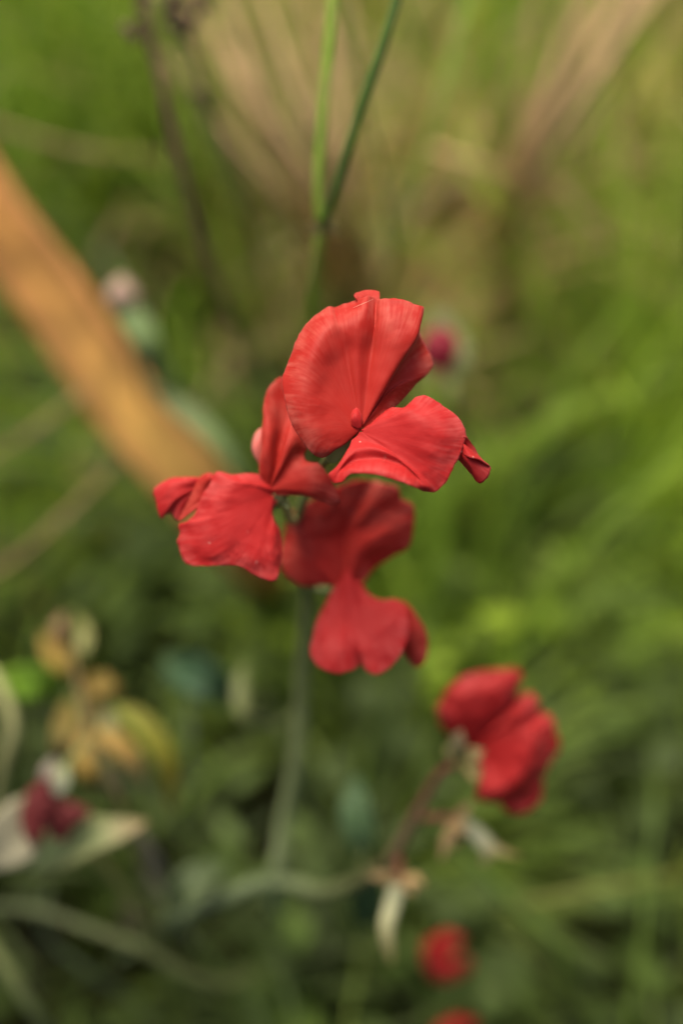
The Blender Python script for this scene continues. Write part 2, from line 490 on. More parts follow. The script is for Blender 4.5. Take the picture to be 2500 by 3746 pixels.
def meadow():
    allv, allf, allc = [], [], []
    base = 0
    for k in range(5600):
        if k < 4000:
            x, y = rng.uniform(-0.8, 0.8), rng.uniform(-0.05, 1.9)
        else:
            x, y = rng.uniform(-3, 3), rng.uniform(-1.5, 4.2)
            if abs(x) < 0.8 and -0.05 < y < 1.9: continue
        w, hf, den, d = patch_of(x, y, 0.09 + 0.14 * min(max((y - 0.3) / 0.5, 0), 1), 0)
        hole = noise.noise(Vector((x * 14, y * 14, 9.0)))
        if rng.random() > den * (1.25 if hole > -0.05 else 0.12): continue
        cn = pick(w, x, y)
        col0 = np.array(GREENS[cn]) * rng.uniform(0.85, 1.15)
        dry = cn in ('straw', 'tan')
        n = rng.integers(9, 18)
        lean = 2.2 * noise.noise(Vector((x * 5, y * 5, 2.0))) * math.pi
        hh = rng.uniform(0.13, 0.25) * hf
        for b in range(n):
            an = lean + rng.normal(0, 0.7)
            rx, ry = x + rng.normal(0, 0.016), y + rng.normal(0, 0.016)
            h = hh * rng.uniform(0.6, 1.15)
            out = h * (rng.uniform(0.3, 1.1) if not dry else rng.uniform(0.7, 1.7))
            out = min(out, 0.22 if dry else 0.19) * rng.uniform(0.85, 1.15)
            dx, dy = math.cos(an) * out, math.sin(an) * out
            for _ in range(8):            # nothing may reach up between the camera and the blooms
                q = np.array([rx + dx, ry + dy, h])
                if np.linalg.norm(q - CAM) < 0.47 + 0.13 * min(max((ry - 0.12) / 0.3, 0), 1): h *= 0.75; dx *= 0.8; dy *= 0.8
                else: break
            wd = rng.uniform(0.0010, 0.0034)
            ss = np.linspace(0, 1, 6)
            cx = rx + dx * ss ** 1.6; cy = ry + dy * ss ** 1.6
            cz = h * (1.45 * ss - 0.45 * ss ** 3 - (0.25 * ss ** 4 if out > 0.5 * h else 0)) - 0.01
            a2 = an + math.pi / 2 + rng.normal(0, 0.35)
            ww = wd * (1 - ss ** 2.2 * 0.93)
            l = np.stack([cx - math.cos(a2) * ww, cy - math.sin(a2) * ww, cz], 1)
            r = np.stack([cx + math.cos(a2) * ww, cy + math.sin(a2) * ww, cz], 1)
            allv.append(np.stack([l, r], 1).reshape(-1, 3))
            allf.append(np.array([[2*i, 2*i+1, 2*i+3, 2*i+2] for i in range(5)]) + base); base += 12
            cb = col0 * rng.uniform(0.8, 1.2) * np.array([rng.uniform(0.92, 1.1), 1, rng.uniform(0.8, 1.2)])
            allc.append(np.repeat(cb[None], 12, 0))
    o = mesh_obj('meadow_grass', np.concatenate(allv), np.concatenate(allf), M_GRASS, colors=np.concatenate(allc))
    tag(o, 'dense mixed green and straw coloured meadow grass covering the ground', 'grass', kind='stuff')
meadow()

def undergrowth():
    """small rounded leaves of the low herbs between the grass"""
    allv, allf, allc = [], [], []; base = 0
    for k in range(1500):
        x, y = rng.uniform(-0.7, 0.7), rng.uniform(-0.05, 1.5)
        w, hf, den, d = patch_of(x, y, 0.06, 0)
        if d < 0.3: continue
        if rng.random() > den ** 1.7: continue
        g = [q for q in w if q not in ('straw', 'tan')] or ['olive']
        c0 = np.array(GREENS[rng.choice(g)]) * rng.uniform(0.7, 1.1)
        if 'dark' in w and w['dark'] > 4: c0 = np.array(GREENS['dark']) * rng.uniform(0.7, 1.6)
        for b in range(rng.integers(5, 11)):
            z = rng.uniform(0.01, 0.11)
            p = np.array([x + rng.normal(0, 0.02), y + rng.normal(0, 0.02), z])
            if np.linalg.norm(p - CAM) < 0.44: continue
            an, el = rng.uniform(0, 6.28), rng.uniform(-0.3, 0.6)
            dr = np.array([math.cos(an) * math.cos(el), math.sin(an) * math.cos(el), math.sin(el)])
            sd_ = np.cross(dr, [0, 0, 1]); sd_ /= np.linalg.norm(sd_); sd_ = sd_ + np.array([0, 0, rng.normal(0, 0.4)])
            ln, wd = rng.uniform(0.012, 0.034), rng.uniform(0.004, 0.011)
            ss = np.array([0, 0.25, 0.5, 0.75, 1.0]); pw = np.array([0.12, 0.8, 1, 0.75, 0.05]) * wd
            c = p + dr * (ss * ln)[:, None] - np.array([0, 0, 1]) * (ss ** 2 * ln * 0.4)[:, None]
            allv.append(np.stack([c - sd_ * pw[:, None], c + sd_ * pw[:, None]], 1).reshape(-1, 3))
            allf.append(np.array([[2*i, 2*i+1, 2*i+3, 2*i+2] for i in range(4)]) + base); base += 10
            allc.append(np.repeat((c0 * rng.uniform(0.8, 1.2))[None], 10, 0))
    o = mesh_obj('undergrowth', np.concatenate(allv), np.concatenate(allf), M_GRASS, colors=np.concatenate(allc))
    tag(o, 'low leafy green herbs filling the gaps between the grass', 'undergrowth', kind='stuff')
undergrowth()

# ------------------------------------------------------------------ colours of the plants
SAGE = (0.125, 0.150, 0.055); SAGE2 = (0.190, 0.215, 0.075); TEAL = (0.055, 0.100, 0.038)
LIME = (0.200, 0.300, 0.030); DEEP = (0.055, 0.105, 0.015); OLIVE = (0.200, 0.200, 0.055)
CREAM = (0.33, 0.30, 0.19); YEL = (0.50, 0.34, 0.05); OCH = (0.42, 0.24, 0.04)
RUST = (0.25, 0.055, 0.035); BROWN = (0.19, 0.115, 0.055); STRAW = (0.54, 0.37, 0.17)

def calyx(parent, c, direction, size, col, n=5, spread=0.75, name='sepal', cup=True):
    """pointed sepals springing from a small cup at c, opening along direction"""
    c = np.asarray(c); a = np.asarray(direction, float); a /= np.linalg.norm(a)
    r = np.cross(a, [0.2, 0.3, 0.9]); r /= np.linalg.norm(r); b = np.cross(a, r)
    if cup:
        tube('calyx', [c - a * size * 0.35, c, c + a * size * 0.25], [size * 0.08, size * 0.22, size * 0.20], [col, col], parent=parent, n=10)
    for i in range(n):
        an = 2 * math.pi * (i + 0.3) / n
        o = r * math.cos(an) + b * math.sin(an)
        leaf(name, [c + o * size * 0.12, c + a * size * 0.35 + o * size * 0.45 * spread, c + a * size * 0.55 + o * size * 1.0 * spread],
             size * 0.38, [col, col, np.array(col) * 1.2], parent=parent, prof='sepal', tilt=0.4, n=9, k=4, seed=i)

# ================================================================== PLANT 1: the stalk with three scarlet blooms
D1, D2, D3, D4 = 0.236, 0.256, 0.283, 0.330
root = Gd(1000, 3320)
p1 = empty('sweet_pea_plant', root)
tag(p1, 'tall sweet pea stalk carrying three open scarlet blooms at its top', 'sweet pea', 'sweet pea plants in the meadow')
tube('stem', [P(1215, 1640, 0.250), P(1150, 1760, 0.268), P(1085, 1900, 0.280), P(1110, 2080, 0.302), P(1125, 2200, 0.326), P(1110, 2450, 0.352), P(1085, 2780, 0.372), P(1040, 3000, 0.384), P(1010, 3230, 0.392), P(1000, 3330, 0.44), root],
     [0.0008, 0.0011, 0.0015, 0.0024, 0.0028, 0.0029, 0.0029, 0.0029], [SAGE2, SAGE2, (0.20, 0.245, 0.11), (0.18, 0.22, 0.105)], parent=p1, n=60)

def flower(plant, name, at, label):
    f = empty(name, at, plant)
    f['label'] = label
    return f

# ---- bloom 1 (upper, in focus)
f1 = flower(p1, 'flower', P(1325, 1575, D1), 'upper scarlet bloom with a tall pleated standard petal')
tube('pedicel', [P(1215, 1640, 0.250), P(1190, 1690, 0.256), P(1245, 1640, 0.248), P(1300, 1590, 0.2395)], [0.0007, 0.0008, 0.0008, 0.0009], [OLIVE, SAGE2], parent=f1, n=16)
calyx(f1, P(1290, 1604, 0.2405), P(1330, 1560, 0.236) - P(1270, 1625, 0.243), 0.0065, OLIVE)
leaf('sepal', PP(Z1, [(640, 895, .2395), (585, 945, .240), (530, 1035, .243)]), 0.0042, [(0.34, 0.32, 0.11), (0.44, 0.40, 0.15), (0.40, 0.38, 0.13)], parent=f1, prof='oblong', n=12, tilt=0.3)
petal('standard_petal', Z1, (705, 850, 0), [
    [(690, 862, 0.2), (660, 880, 0.4), (640, 890, 0.6)],
    [(650, 900, -0.5), (600, 940, -1.0), (560, 965, -0.8)],
    [(600, 910, -1.5), (540, 960, -2.2), (490, 1003, -1.5)],
    [(580, 880, -2.0), (480, 930, -3.2), (440, 985, -2.6)],
    [(560, 850, -2.2), (450, 880, -3.8), (388, 920, -3.0)],
    [(540, 800, -2.2), (420, 820, -4.0), (330, 830, -2.6)],
    [(530, 740, -1.8), (400, 710, -3.6), (290, 700, -2.0)],
    [(530, 680, -1.4), (400, 600, -3.2), (274, 580, 0.4)],
    [(540, 620, -0.6), (420, 500, -2.4), (312, 470, 2.6)],
    [(560, 560, 0.2), (455, 400, -1.6), (370, 330, 5.0)],
    [(590, 510, 0.8), (510, 320, -0.4), (440, 240, 7.0)],
    [(610, 480, 1.2), (560, 280, 0.8), (530, 182, 8.0)],
    [(625, 470, 1.8), (585, 290, 1.3), (556, 186, 9.4)],
    [(645, 450, 1.2), (630, 280, 1.1), (610, 168, 8.4)],
    [(670, 440, 0.8), (680, 260, 1.0), (672, 148, 7.6)],
    [(700, 440, 0.8), (725, 250, 1.6), (738, 122, 5.2)],
    [(735, 470, 1.9), (765, 270, 3.2), (768, 128, 7.0)],
    [(752, 480, 2.6), (780, 280, 4.0), (785, 135, 7.8)],
    [(770, 480, 1.7), (800, 280, 2.6), (808, 138, 6.0)],
    [(805, 480, 0.8), (850, 270, 1.4), (862, 135, 4.4)],
    [(840, 480, 0.0), (905, 280, 0.6), (925, 142, 4.0)],
    [(870, 490, -0.4), (950, 300, 0.2), (995, 165, 4.0)],
    [(890, 500, -0.4), (1000, 330, 0.2), (1047, 184, 4.6)],
    [(900, 520, 0.2), (1000, 370, 1.2), (1032, 240, 7.4)],
    [(885, 545, 3.0), (957, 425, 7.6), (1018, 310, 12.0)],
    [(872, 585, 4.6), (952, 490, 9.6), (1070, 420, 15.5)],
    [(868, 615, 4.8), (962, 545, 9.4), (1102, 492, 15.5)],
    [(862, 640, 4.4), (955, 580, 8.6), (1087, 526, 14.5)],
    [(850, 660, 2.8), (920, 610, 5.8), (1005, 606, 10.5)],
    [(820, 700, 2.0), (880, 660, 4.4), (930, 690, 6.8)],
    [(780, 760, 1.2), (830, 730, 2.8), (882, 736, 4.4)],
    [(740, 810, 0.8), (780, 790, 1.6), (835, 785, 2.4)],
    [(730, 830, 0.6), (770, 815, 1.2), (830, 815, 1.8)],
    [(725, 845, 0.4), (760, 840, 0.8), (810, 840, 1.2)],
], D1, M_RED, f1, nu=230, nv=52, ruffle=0.30, roll=0.5, seed=1.3, smooth=0.5)
petal('standard_fold', Z1, (745, 190, 6.2), [
    [(700, 165, 6.4), (672, 132, 6.6)], [(710, 140, 6.8), (666, 118, 7.4)], [(720, 130, 7.6), (690, 104, 8.6)],
    [(740, 120, 8.2), (742, 92, 9.4)], [(768, 120, 8.4), (800, 98, 9.6)], [(785, 140, 7.6), (806, 125, 8.4)], [(775, 170, 7.0), (806, 160, 7.0)],
], D1, M_RED, f1, nu=50, nv=16, ruffle=0.5, rfreq=1500, seed=4.1)
petal('keel_petal', Z1, (700, 850, -0.8), [
    [(655, 830, -0.9), (646, 800, -0.2)], [(660, 795, -1.4), (660, 745, 0.4)], [(680, 785, -1.5), (683, 726, 0.8)],
    [(698, 795, -1.1), (700, 748, 1.0)], [(710, 815, -0.4), (718, 795, 1.0)],
], D1, M_WING, f1, nu=36, nv=20, ruffle=0.2, seed=2.2)
petal('wing_petal', Z1, (700, 862, -0.5), [
    [(740, 835, -0.5), (790, 795, 0.0), (830, 770, 1.0)],
    [(770, 810, -1.0), (820, 770, -0.6), (866, 736, 1.0)],
    [(790, 810, -1.6), (870, 775, -1.8), (940, 736, 0.2)],
    [(800, 815, -2.0), (890, 770, -2.4), (968, 724, 0.4)],
    [(830, 810, -2.6), (930, 750, -3.4), (1002, 682, 0.0)],
    [(850, 810, -3.0), (970, 750, -4.4), (1050, 671, 0.0)],
    [(870, 820, -3.4), (1020, 770, -5.2), (1120, 704, -0.4)],
    [(880, 830, -3.8), (1060, 800, -6.0), (1200, 756, -1.0)],
    [(890, 850, -4.0), (1100, 850, -6.4), (1262, 830, -1.6)],
    [(890, 870, -4.2), (1120, 890, -6.6), (1278, 885, -2.0)],
    [(890, 890, -4.2), (1120, 930, -6.6), (1262, 950, -3.0)],
    [(880, 910, -4.2), (1100, 980, -6.6), (1240, 1000, -4.0)],
    [(870, 930, -4.0), (1080, 1030, -6.2), (1200, 1082, -5.0)],
    [(855, 940, -4.0), (1060, 1080, -6.0), (1160, 1152, -5.2)],
    [(840, 940, -3.8), (1040, 1110, -6.0), (1110, 1195, -5.2)],
    [(825, 940, -3.4), (1000, 1090, -6.4), (1060, 1165, -6.4), (1058, 1190, -4.6)],
    [(800, 935, -3.0), (930, 1030, -6.0), (995, 1100, -5.8), (988, 1130, -7.8), (985, 1163, -9.0)],
    [(775, 930, -2.8), (850, 980, -5.6), (905, 1035, -5.2), (898, 1065, -7.6), (892, 1100, -9.4), (885, 1126, -9.6)],
    [(750, 925, -2.4), (785, 960, -4.8), (805, 1010, -4.4), (802, 1042, -6.8), (798, 1080, -9.0), (795, 1102, -9.2)],
    [(735, 920, -2.0), (732, 958, -4.2), (722, 1012, -4.0), (716, 1042, -6.6), (713, 1075, -8.8), (712, 1094, -9.0)],
    [(722, 915, -1.8), (690, 968, -3.8), (657, 1028, -4.0), (650, 1052, -6.2), (646, 1080, -8.0), (645, 1098, -8.2)],
    [(715, 908, -1.4), (670, 975, -4.2), (612, 1052, -4.4), (604, 1085, -6.4), (598, 1142, -7.4)],
    [(706, 900, -1.2), (660, 970, -3.8), (575, 1080, -6.0), (545, 1125, -5.0), (538, 1134, -4.4)],
    [(698, 898, -1.0), (652, 960, -3.4), (580, 1055, -5.4), (524, 1106, -4.8)],
    [(690, 895, -0.8), (645, 950, -2.8), (590, 1035, -4.6), (560, 1070, -4.4)],
    [(685, 892, -0.6), (655, 930, -2.0), (638, 980, -3.6)],
    [(682, 885, -0.4), (660, 905, -1.0), (645, 935, -2.0)],
], D1, M_WING, f1, nu=220, nv=50, ruffle=0.32, seed=6.7)
petal('wing_tip', Z1, (1235, 905, 0.5), [
    [(1262, 890, -2.2), (1285, 895, -1.8)],
    [(1275, 920, -1.0), (1330, 960, 1.6)],
    [(1290, 950, -0.5), (1358, 1012, 2.0)],
    [(1300, 975, -1.0), (1405, 1048, 1.0)],
    [(1295, 990, -2.0), (1412, 1072, -0.6)],
    [(1290, 1005, -2.6), (1395, 1118, -1.0)],
    [(1280, 1010, -2.8), (1355, 1146, -0.6)],
    [(1262, 1000, -2.2), (1300, 1090, -0.2)],
    [(1245, 970, -1.4), (1235, 1012, 0.0)],
], D1 - 0.0005, M_WING, f1, nu=70, nv=26, ruffle=0.3, seed=9.1)
petal('wing_lip', Z1, (1262, 930, -2.8), [
    [(1266, 950, -3.2), (1262, 985, -3.0)],
    [(1285, 968, -3.6), (1300, 1005, -4.2)],
    [(1310, 980, -3.0), (1350, 1018, -3.6)],
    [(1330, 985, -1.0), (1408, 1052, -0.8)],
    [(1320, 985, 0.2), (1370, 1022, 1.2)],
    [(1285, 940, 0.0), (1300, 940, 0.8)],
], D1, M_WING, f1, nu=50, nv=18, ruffle=0.15, seed=3.1)

for hp in [[(662, 187, 1.2), (715, 165, 2.0), (770, 141, 4.2)], [(828, 1036, -8.2), (831, 1014, -9.2), (837, 995, -9.6)]]:
    tube('fine_hair', [P(*Z1(a, b), D1 + c * .001 - .001) for a, b, c in hp], [.000035, .000035, .00002], [(0.75, 0.45, 0.32), (0.8, 0.6, 0.45)], M_STEM, parent=f1, n=8, k=5)

# ---- bloom 2 (left, half turned)
f2 = flower(p1, 'flower', P(990, 1805, D2), 'left scarlet bloom turned sideways with a broad drooping wing')
tube('pedicel', [P(1085, 1900, 0.280), P(1058, 1900, 0.270), P(1045, 1850, 0.264), P(1000, 1815, 0.2585)], [0.0010, 0.0012, 0.0012], [(0.34, 0.32, 0.11), (0.42, 0.40, 0.14)], parent=f2, n=16)
calyx(f2, P(1030, 1830, 0.263), P(990, 1800, 0.256) - P(1060, 1850, 0.268), 0.007, SAGE2)
petal('standard_petal', Z2, (632, 580, 0), [
    [(610, 545, -0.5), (585, 495, -1.0)],
    [(615, 500, -1.5), (595, 440, -2.0), (590, 400, -1.0)],
    [(635, 480, -1.8), (615, 380, -3.0), (603, 260, -1.0)],
    [(645, 470, -1.6), (640, 350, -3.0), (610, 160, 0.0)],
    [(655, 465, -1.0), (660, 330, -1.5), (638, 82, 2.5)],
    [(665, 465, -0.2), (680, 320, 0.5), (690, 44, 5.0)],
    [(670, 470, -1.0), (705, 320, 1.0), (745, 70, 7.0)],
    [(680, 475, -2.2), (725, 330, -1.5), (790, 220, 5.0)],
    [(690, 480, -2.0), (750, 380, -1.5), (818, 375, 2.5)],
    [(695, 490, -1.2), (755, 420, -0.5), (800, 408, 1.5)],
    [(705, 500, -1.0), (765, 455, -1.0), (812, 442, 0.0)],
    [(720, 515, -1.4), (800, 475, -2.2), (870, 455, -1.5)],
    [(730, 530, -1.8), (830, 510, -3.2), (920, 512, -2.2)],
    [(735, 550, -2.0), (850, 550, -3.8), (958, 590, -2.6)],
    [(730, 565, -1.8), (850, 585, -3.4), (972, 634, -2.6)],
    [(725, 575, -1.6), (840, 600, -2.8), (950, 652, -1.8)],
    [(715, 580, -1.2), (800, 595, -2.0), (880, 632, -1.0)],
    [(705, 586, -0.8), (760, 592, -1.2), (800, 607, -0.5)],
    [(690, 590, -0.4), (720, 602, -0.3)],
    [(650, 590, 0), (670, 604, 0.2)],
], D2, M_RED, f2, nu=160, nv=40, ruffle=0.35, seed=12.2)
petal('keel_petal', Z2, (622, 470, 3.0), [
    [(590, 460, 2.5), (585, 450, 3.0)], [(575, 430, 1.5), (562, 410, 3.0)], [(570, 390, 1.0), (553, 370, 3.0)],
    [(575, 350, 1.0), (562, 320, 3.0)], [(595, 330, 1.5), (590, 285, 3.5)], [(610, 340, 2.0), (625, 285, 4.0)], [(625, 400, 2.5), (645, 360, 4.0)],
], D2, M_PINK, f2, nu=44, nv=20, ruffle=0.2, seed=13.4)
petal('wing_petal', Z2, (655, 600, 0.5), [
    [(665, 580, 0.5), (690, 560, 1.0)],
    [(640, 570, -0.5), (625, 520, 0.5)],
    [(600, 560, -1.5), (555, 502, 0.0)],
    [(580, 560, -1.8), (500, 540, -2.5), (460, 504, -0.6)],
    [(560, 565, -2.0), (470, 545, -3.0), (384, 492, -1.0)],
    [(550, 580, -2.2), (440, 590, -3.2), (345, 560, -1.6)],
    [(545, 600, -2.4), (420, 630, -3.6), (302, 630, -2.0)],
    [(545, 615, -2.4), (410, 655, -3.6), (290, 668, -2.0)],
    [(545, 625, -2.4), (405, 680, -3.6), (274, 700, -2.0)],
    [(545, 632, -2.4), (390, 700, -3.7), (224, 738, -1.9)],
    [(545, 640, -2.4), (380, 710, -3.8), (200, 744, -1.8)],
    [(548, 660, -2.6), (380, 750, -4.0), (206, 790, -1.8)],
    [(550, 680, -2.6), (370, 790, -4.2), (195, 820, -1.8)],
    [(553, 690, -2.8), (380, 830, -4.2), (208, 868, -1.8)],
    [(556, 700, -2.8), (390, 860, -4.2), (225, 918, -2.0)],
    [(560, 710, -2.8), (410, 870, -4.2), (250, 936, -2.4)],
    [(570, 720, -2.8), (450, 870, -4.0), (330, 942, -3.0)],
    [(580, 730, -2.6), (490, 870, -4.0), (420, 939, -3.4)],
    [(590, 740, -2.6), (540, 880, -4.0), (500, 946, -3.4)],
    [(605, 745, -2.4), (580, 890, -4.0), (560, 985, -3.2)],
    [(620, 745, -2.0), (630, 890, -3.6), (660, 1012, -2.8)],
    [(630, 735, -1.6), (650, 850, -3.0), (686, 940, -1.4)],
    [(640, 725, -1.2), (660, 800, -2.2), (692, 850, -0.4)],
    [(645, 700, -0.8), (665, 750, -1.2), (686, 775, 0.2)],
    [(640, 670, -0.4), (652, 715, 0.4)],
    [(645, 640, 0.0), (652, 670, 0.8)],
    [(660, 620, 0.4), (675, 632, 1.0)],
], D2, M_WING, f2, nu=180, nv=44, ruffle=0.4, seed=15.8)
petal('wing_fold', Z2, (392, 555, 1.0), [
    [(385, 520, -0.6), (372, 505, 0.0)], [(365, 520, -1.0), (348, 496, 0.0)], [(345, 530, -0.8), (310, 512, 0.8)],
    [(320, 570, 0.0), (275, 565, 1.2)], [(300, 620, 0.2), (240, 630, 1.4)], [(285, 660, 0.2), (200, 726, 1.0)],
    [(300, 650, -0.5), (208, 724, 0.4)], [(330, 625, -0.8), (280, 648, -0.4)], [(370, 590, -0.6), (310, 630, -1.0)],
], D2, M_RED, f2, nu=60, nv=22, ruffle=0.3, seed=17.0)
petal('wing_tip', Z2, (325, 560, 2.5), [
    [(310, 525, 1.5), (292, 520, 2.5)], [(270, 530, 0.8), (205, 519, 2.5)], [(230, 545, 0.2), (140, 533, 2.0)],
    [(200, 570, 0.0), (83, 574, 1.5)], [(195, 600, -0.3), (92, 640, 1.2)], [(195, 620, -0.3), (120, 716, 1.4)],
    [(200, 630, 0.4), (135, 700, 2.6)], [(205, 630, 0.8), (163, 690, 2.2)], [(220, 640, 0.6), (190, 723, 1.4)], [(240, 640, 1.2), (212, 705, 2.0)], [(280, 610, 2.0), (262, 640, 3.0)],
], D2, M_WING, f2, nu=80, nv=24, ruffle=0.35, seed=19.0)

# ---- bloom 3 (lower, facing down)
f3 = flower(p1, 'flower', P(1260, 2148, D3), 'lower scarlet bloom hanging under the other two, slightly darker')
tube('pedicel', [P(1110, 2080, 0.300), P(1130, 2130, 0.302), P(1190, 2160, 0.298), P(1250, 2150, 0.288)], [0.0009, 0.0009, 0.0009], [SAGE, SAGE2], parent=f3, n=14)
calyx(f3, P(1235, 2152, 0.2895), P(1270, 2140, 0.284) - P(1200, 2160, 0.297), 0.0065, SAGE2)
petal('standard_petal', Z2, (1005, 1100, 0.0), [
    [(950, 1040, 0.5), (925, 1032, 1.0)],
    [(910, 1020, -1.0), (850, 1020, -1.8), (790, 1036, -1.0)],
    [(890, 990, -1.8), (810, 980, -2.6), (732, 1002, -1.0)],
    [(880, 950, -2.0), (780, 920, -3.0), (690, 940, -0.5)],
    [(880, 910, -1.6), (790, 850, -3.6), (698, 830, -0.7)],
    [(890, 870, -1.7), (820, 770, -4.2), (735, 690, -4.6)],
    [(905, 830, -1.9), (860, 720, -4.4), (820, 640, -5.8)],
    [(925, 810, -1.7), (910, 690, -5.1), (905, 600, -6.3)],
    [(945, 800, -1.4), (950, 670, -4.8), (985, 555, -6.9)],
    [(970, 800, -0.6), (1010, 660, -4.0), (1080, 529, -6.5)],
    [(990, 810, 0.4), (1050, 670, -2.6), (1130, 535, -5.4)],
    [(1010, 820, -0.3), (1090, 690, -3.7), (1185, 545, -6.1)],
    [(1030, 830, -1.1), (1130, 720, -2.4), (1252, 572, -6.5)],
    [(1045, 840, -1.3), (1150, 740, -2.3), (1266, 618, -4.9)],
    [(1060, 850, -1.4), (1180, 750, -2.6), (1322, 652, -4.5)],
    [(1070, 870, -1.3), (1200, 780, -2.9), (1326, 750, -2.6)],
    [(1075, 890, -0.8), (1190, 830, -1.7), (1298, 852, -0.2)],
    [(1070, 930, 0.0), (1140, 890, 0.4), (1210, 905, 1.5)],
    [(1055, 970, 0.4), (1095, 940, 1.0), (1132, 960, 2.5)],
    [(1030, 1010, 0.5), (1080, 1030, 1.5)],
], D3, M_RED, f3, nu=150, nv=40, ruffle=0.35, seed=22.0)
petal('wing_petal', Z2, (1008, 950, -1.0), [
    [(970, 1020, -1.4), (938, 1060, -0.8)],
    [(950, 1100, -3.4), (925, 1110, -3.8), (898, 1130, -2.4)],
    [(960, 1140, -5.0), (910, 1200, -7.2), (850, 1250, -5.8)],
    [(970, 1170, -6.2), (910, 1290, -10.2), (834, 1375, -9.3)],
    [(980, 1180, -6.8), (930, 1330, -11.6), (895, 1438, -11.6)],
    [(990, 1190, -7.4), (980, 1340, -12.2), (975, 1457, -12.5)],
    [(1005, 1195, -7.5), (1020, 1330, -11.6), (1045, 1434, -11.5)],
    [(1015, 1195, -7.5), (1045, 1320, -11.3), (1072, 1408, -9.8)],
    [(1025, 1195, -7.4), (1080, 1330, -11.6), (1110, 1450, -12.4)],
    [(1040, 1195, -7.3), (1110, 1320, -11.6), (1150, 1463, -13.1)],
    [(1055, 1190, -7.4), (1150, 1300, -11.4), (1195, 1440, -12.6)],
    [(1070, 1180, -7.2), (1180, 1270, -10.8), (1262, 1370, -12.8)],
    [(1080, 1160, -6.4), (1200, 1220, -9.6), (1296, 1290, -11.0)],
    [(1085, 1140, -5.6), (1200, 1170, -7.8), (1294, 1180, -7.4)],
    [(1080, 1110, -4.4), (1170, 1130, -5.6), (1240, 1098, -1.8)],
    [(1060, 1080, -2.8), (1120, 1085, -3.1), (1170, 1110, -2.6)],
    [(1050, 1030, -1.6), (1102, 1066, -0.6)],
    [(1045, 1000, -1.0), (1082, 1030, 0.5)],
], D3, M_WING, f3, nu=150, nv=40, ruffle=0.4, seed=24.6, smooth=0.5)
petal('wing_petal', Z2, (1190, 1110, 0.0), [
    [(1240, 1100, -0.8), (1285, 1112, 0.5)], [(1280, 1150, -1.6), (1340, 1180, 1.0)], [(1300, 1210, -2.2), (1386, 1268, 1.2)],
    [(1300, 1250, -2.4), (1388, 1360, 1.0)], [(1290, 1280, -2.2), (1370, 1412, 0.6)], [(1280, 1280, -1.6), (1345, 1427, 0.6)],
    [(1260, 1270, -0.6), (1308, 1398, 1.0)], [(1230, 1230, 0.4), (1262, 1330, 1.6)], [(1200, 1170, 0.8), (1210, 1220, 1.6)],
], D3, M_RED, f3, nu=70, nv=26, ruffle=0.35, seed=26.3)

# ================================================================== PLANT 2: trailing vine, one bloom and two spent blooms
root2 = Gd(640, 3420)
p2 = empty('sweet_pea_plant', root2)
tag(p2, 'trailing sweet pea vine with one shade-painted red bloom and two pale spent pods', 'sweet pea', 'sweet pea plants in the meadow')
tube('vine', [root2, P(640, 3360, 0.40), P(720, 3320, 0.395), P(850, 3270, 0.392), P(1000, 3225, 0.390), P(1180, 3262, 0.380), P(1350, 3205, 0.362), P(1440, 3130, 0.348), P(1500, 3020, 0.344), P(1560, 2910, 0.341), P(1610, 2830, 0.336), P(1680, 2785, 0.3315)],
     [0.003, 0.0032, 0.0032, 0.0031, 0.0026, 0.0020, 0.0015, 0.0012], [(0.08, 0.11, 0.05), (0.09, 0.12, 0.055), (0.10, 0.13, 0.06), (0.09, 0.12, 0.05), (0.10, 0.11, 0.04), (0.13, 0.08, 0.04), (0.19, 0.05, 0.035)], parent=p2, n=70)
f4 = flower(p2, 'flower', P(1713, 2752, D4), 'shade-painted red bloom seen from behind with its yellow green sepals')
calyx(f4, P(1690, 2780, 0.331), P(1730, 2740, 0.328) - P(1670, 2790, 0.333), 0.009, (0.27, 0.24, 0.075), spread=0.8)
leaf('sepal', PP(Z3, [(680, 735, .3275), (745, 790, .3235), (775, 905, .322)]), 0.0085, [(0.26, 0.24, 0.07), (0.34, 0.25, 0.09)], parent=f4, prof='sepal', n=10)
leaf('sepal', PP(Z3, [(680, 745, .3265), (655, 670, .3225), (672, 560, .3205)]), 0.0085, [(0.26, 0.24, 0.07), (0.36, 0.27, 0.15)], parent=f4, prof='sepal', n=10)
leaf('sepal', PP(Z3, [(670, 745, .3265), (750, 720, .322), (820, 690, .320)]), 0.008, [(0.26, 0.24, 0.07), (0.36, 0.25, 0.12)], parent=f4, prof='sepal', n=10)
leaf('sepal', PP(Z3, [(680, 745, .327), (615, 705, .325), (585, 660, .325)]), 0.007, [(0.26, 0.24, 0.07), (0.30, 0.26, 0.10)], parent=f4, prof='sepal', n=10)
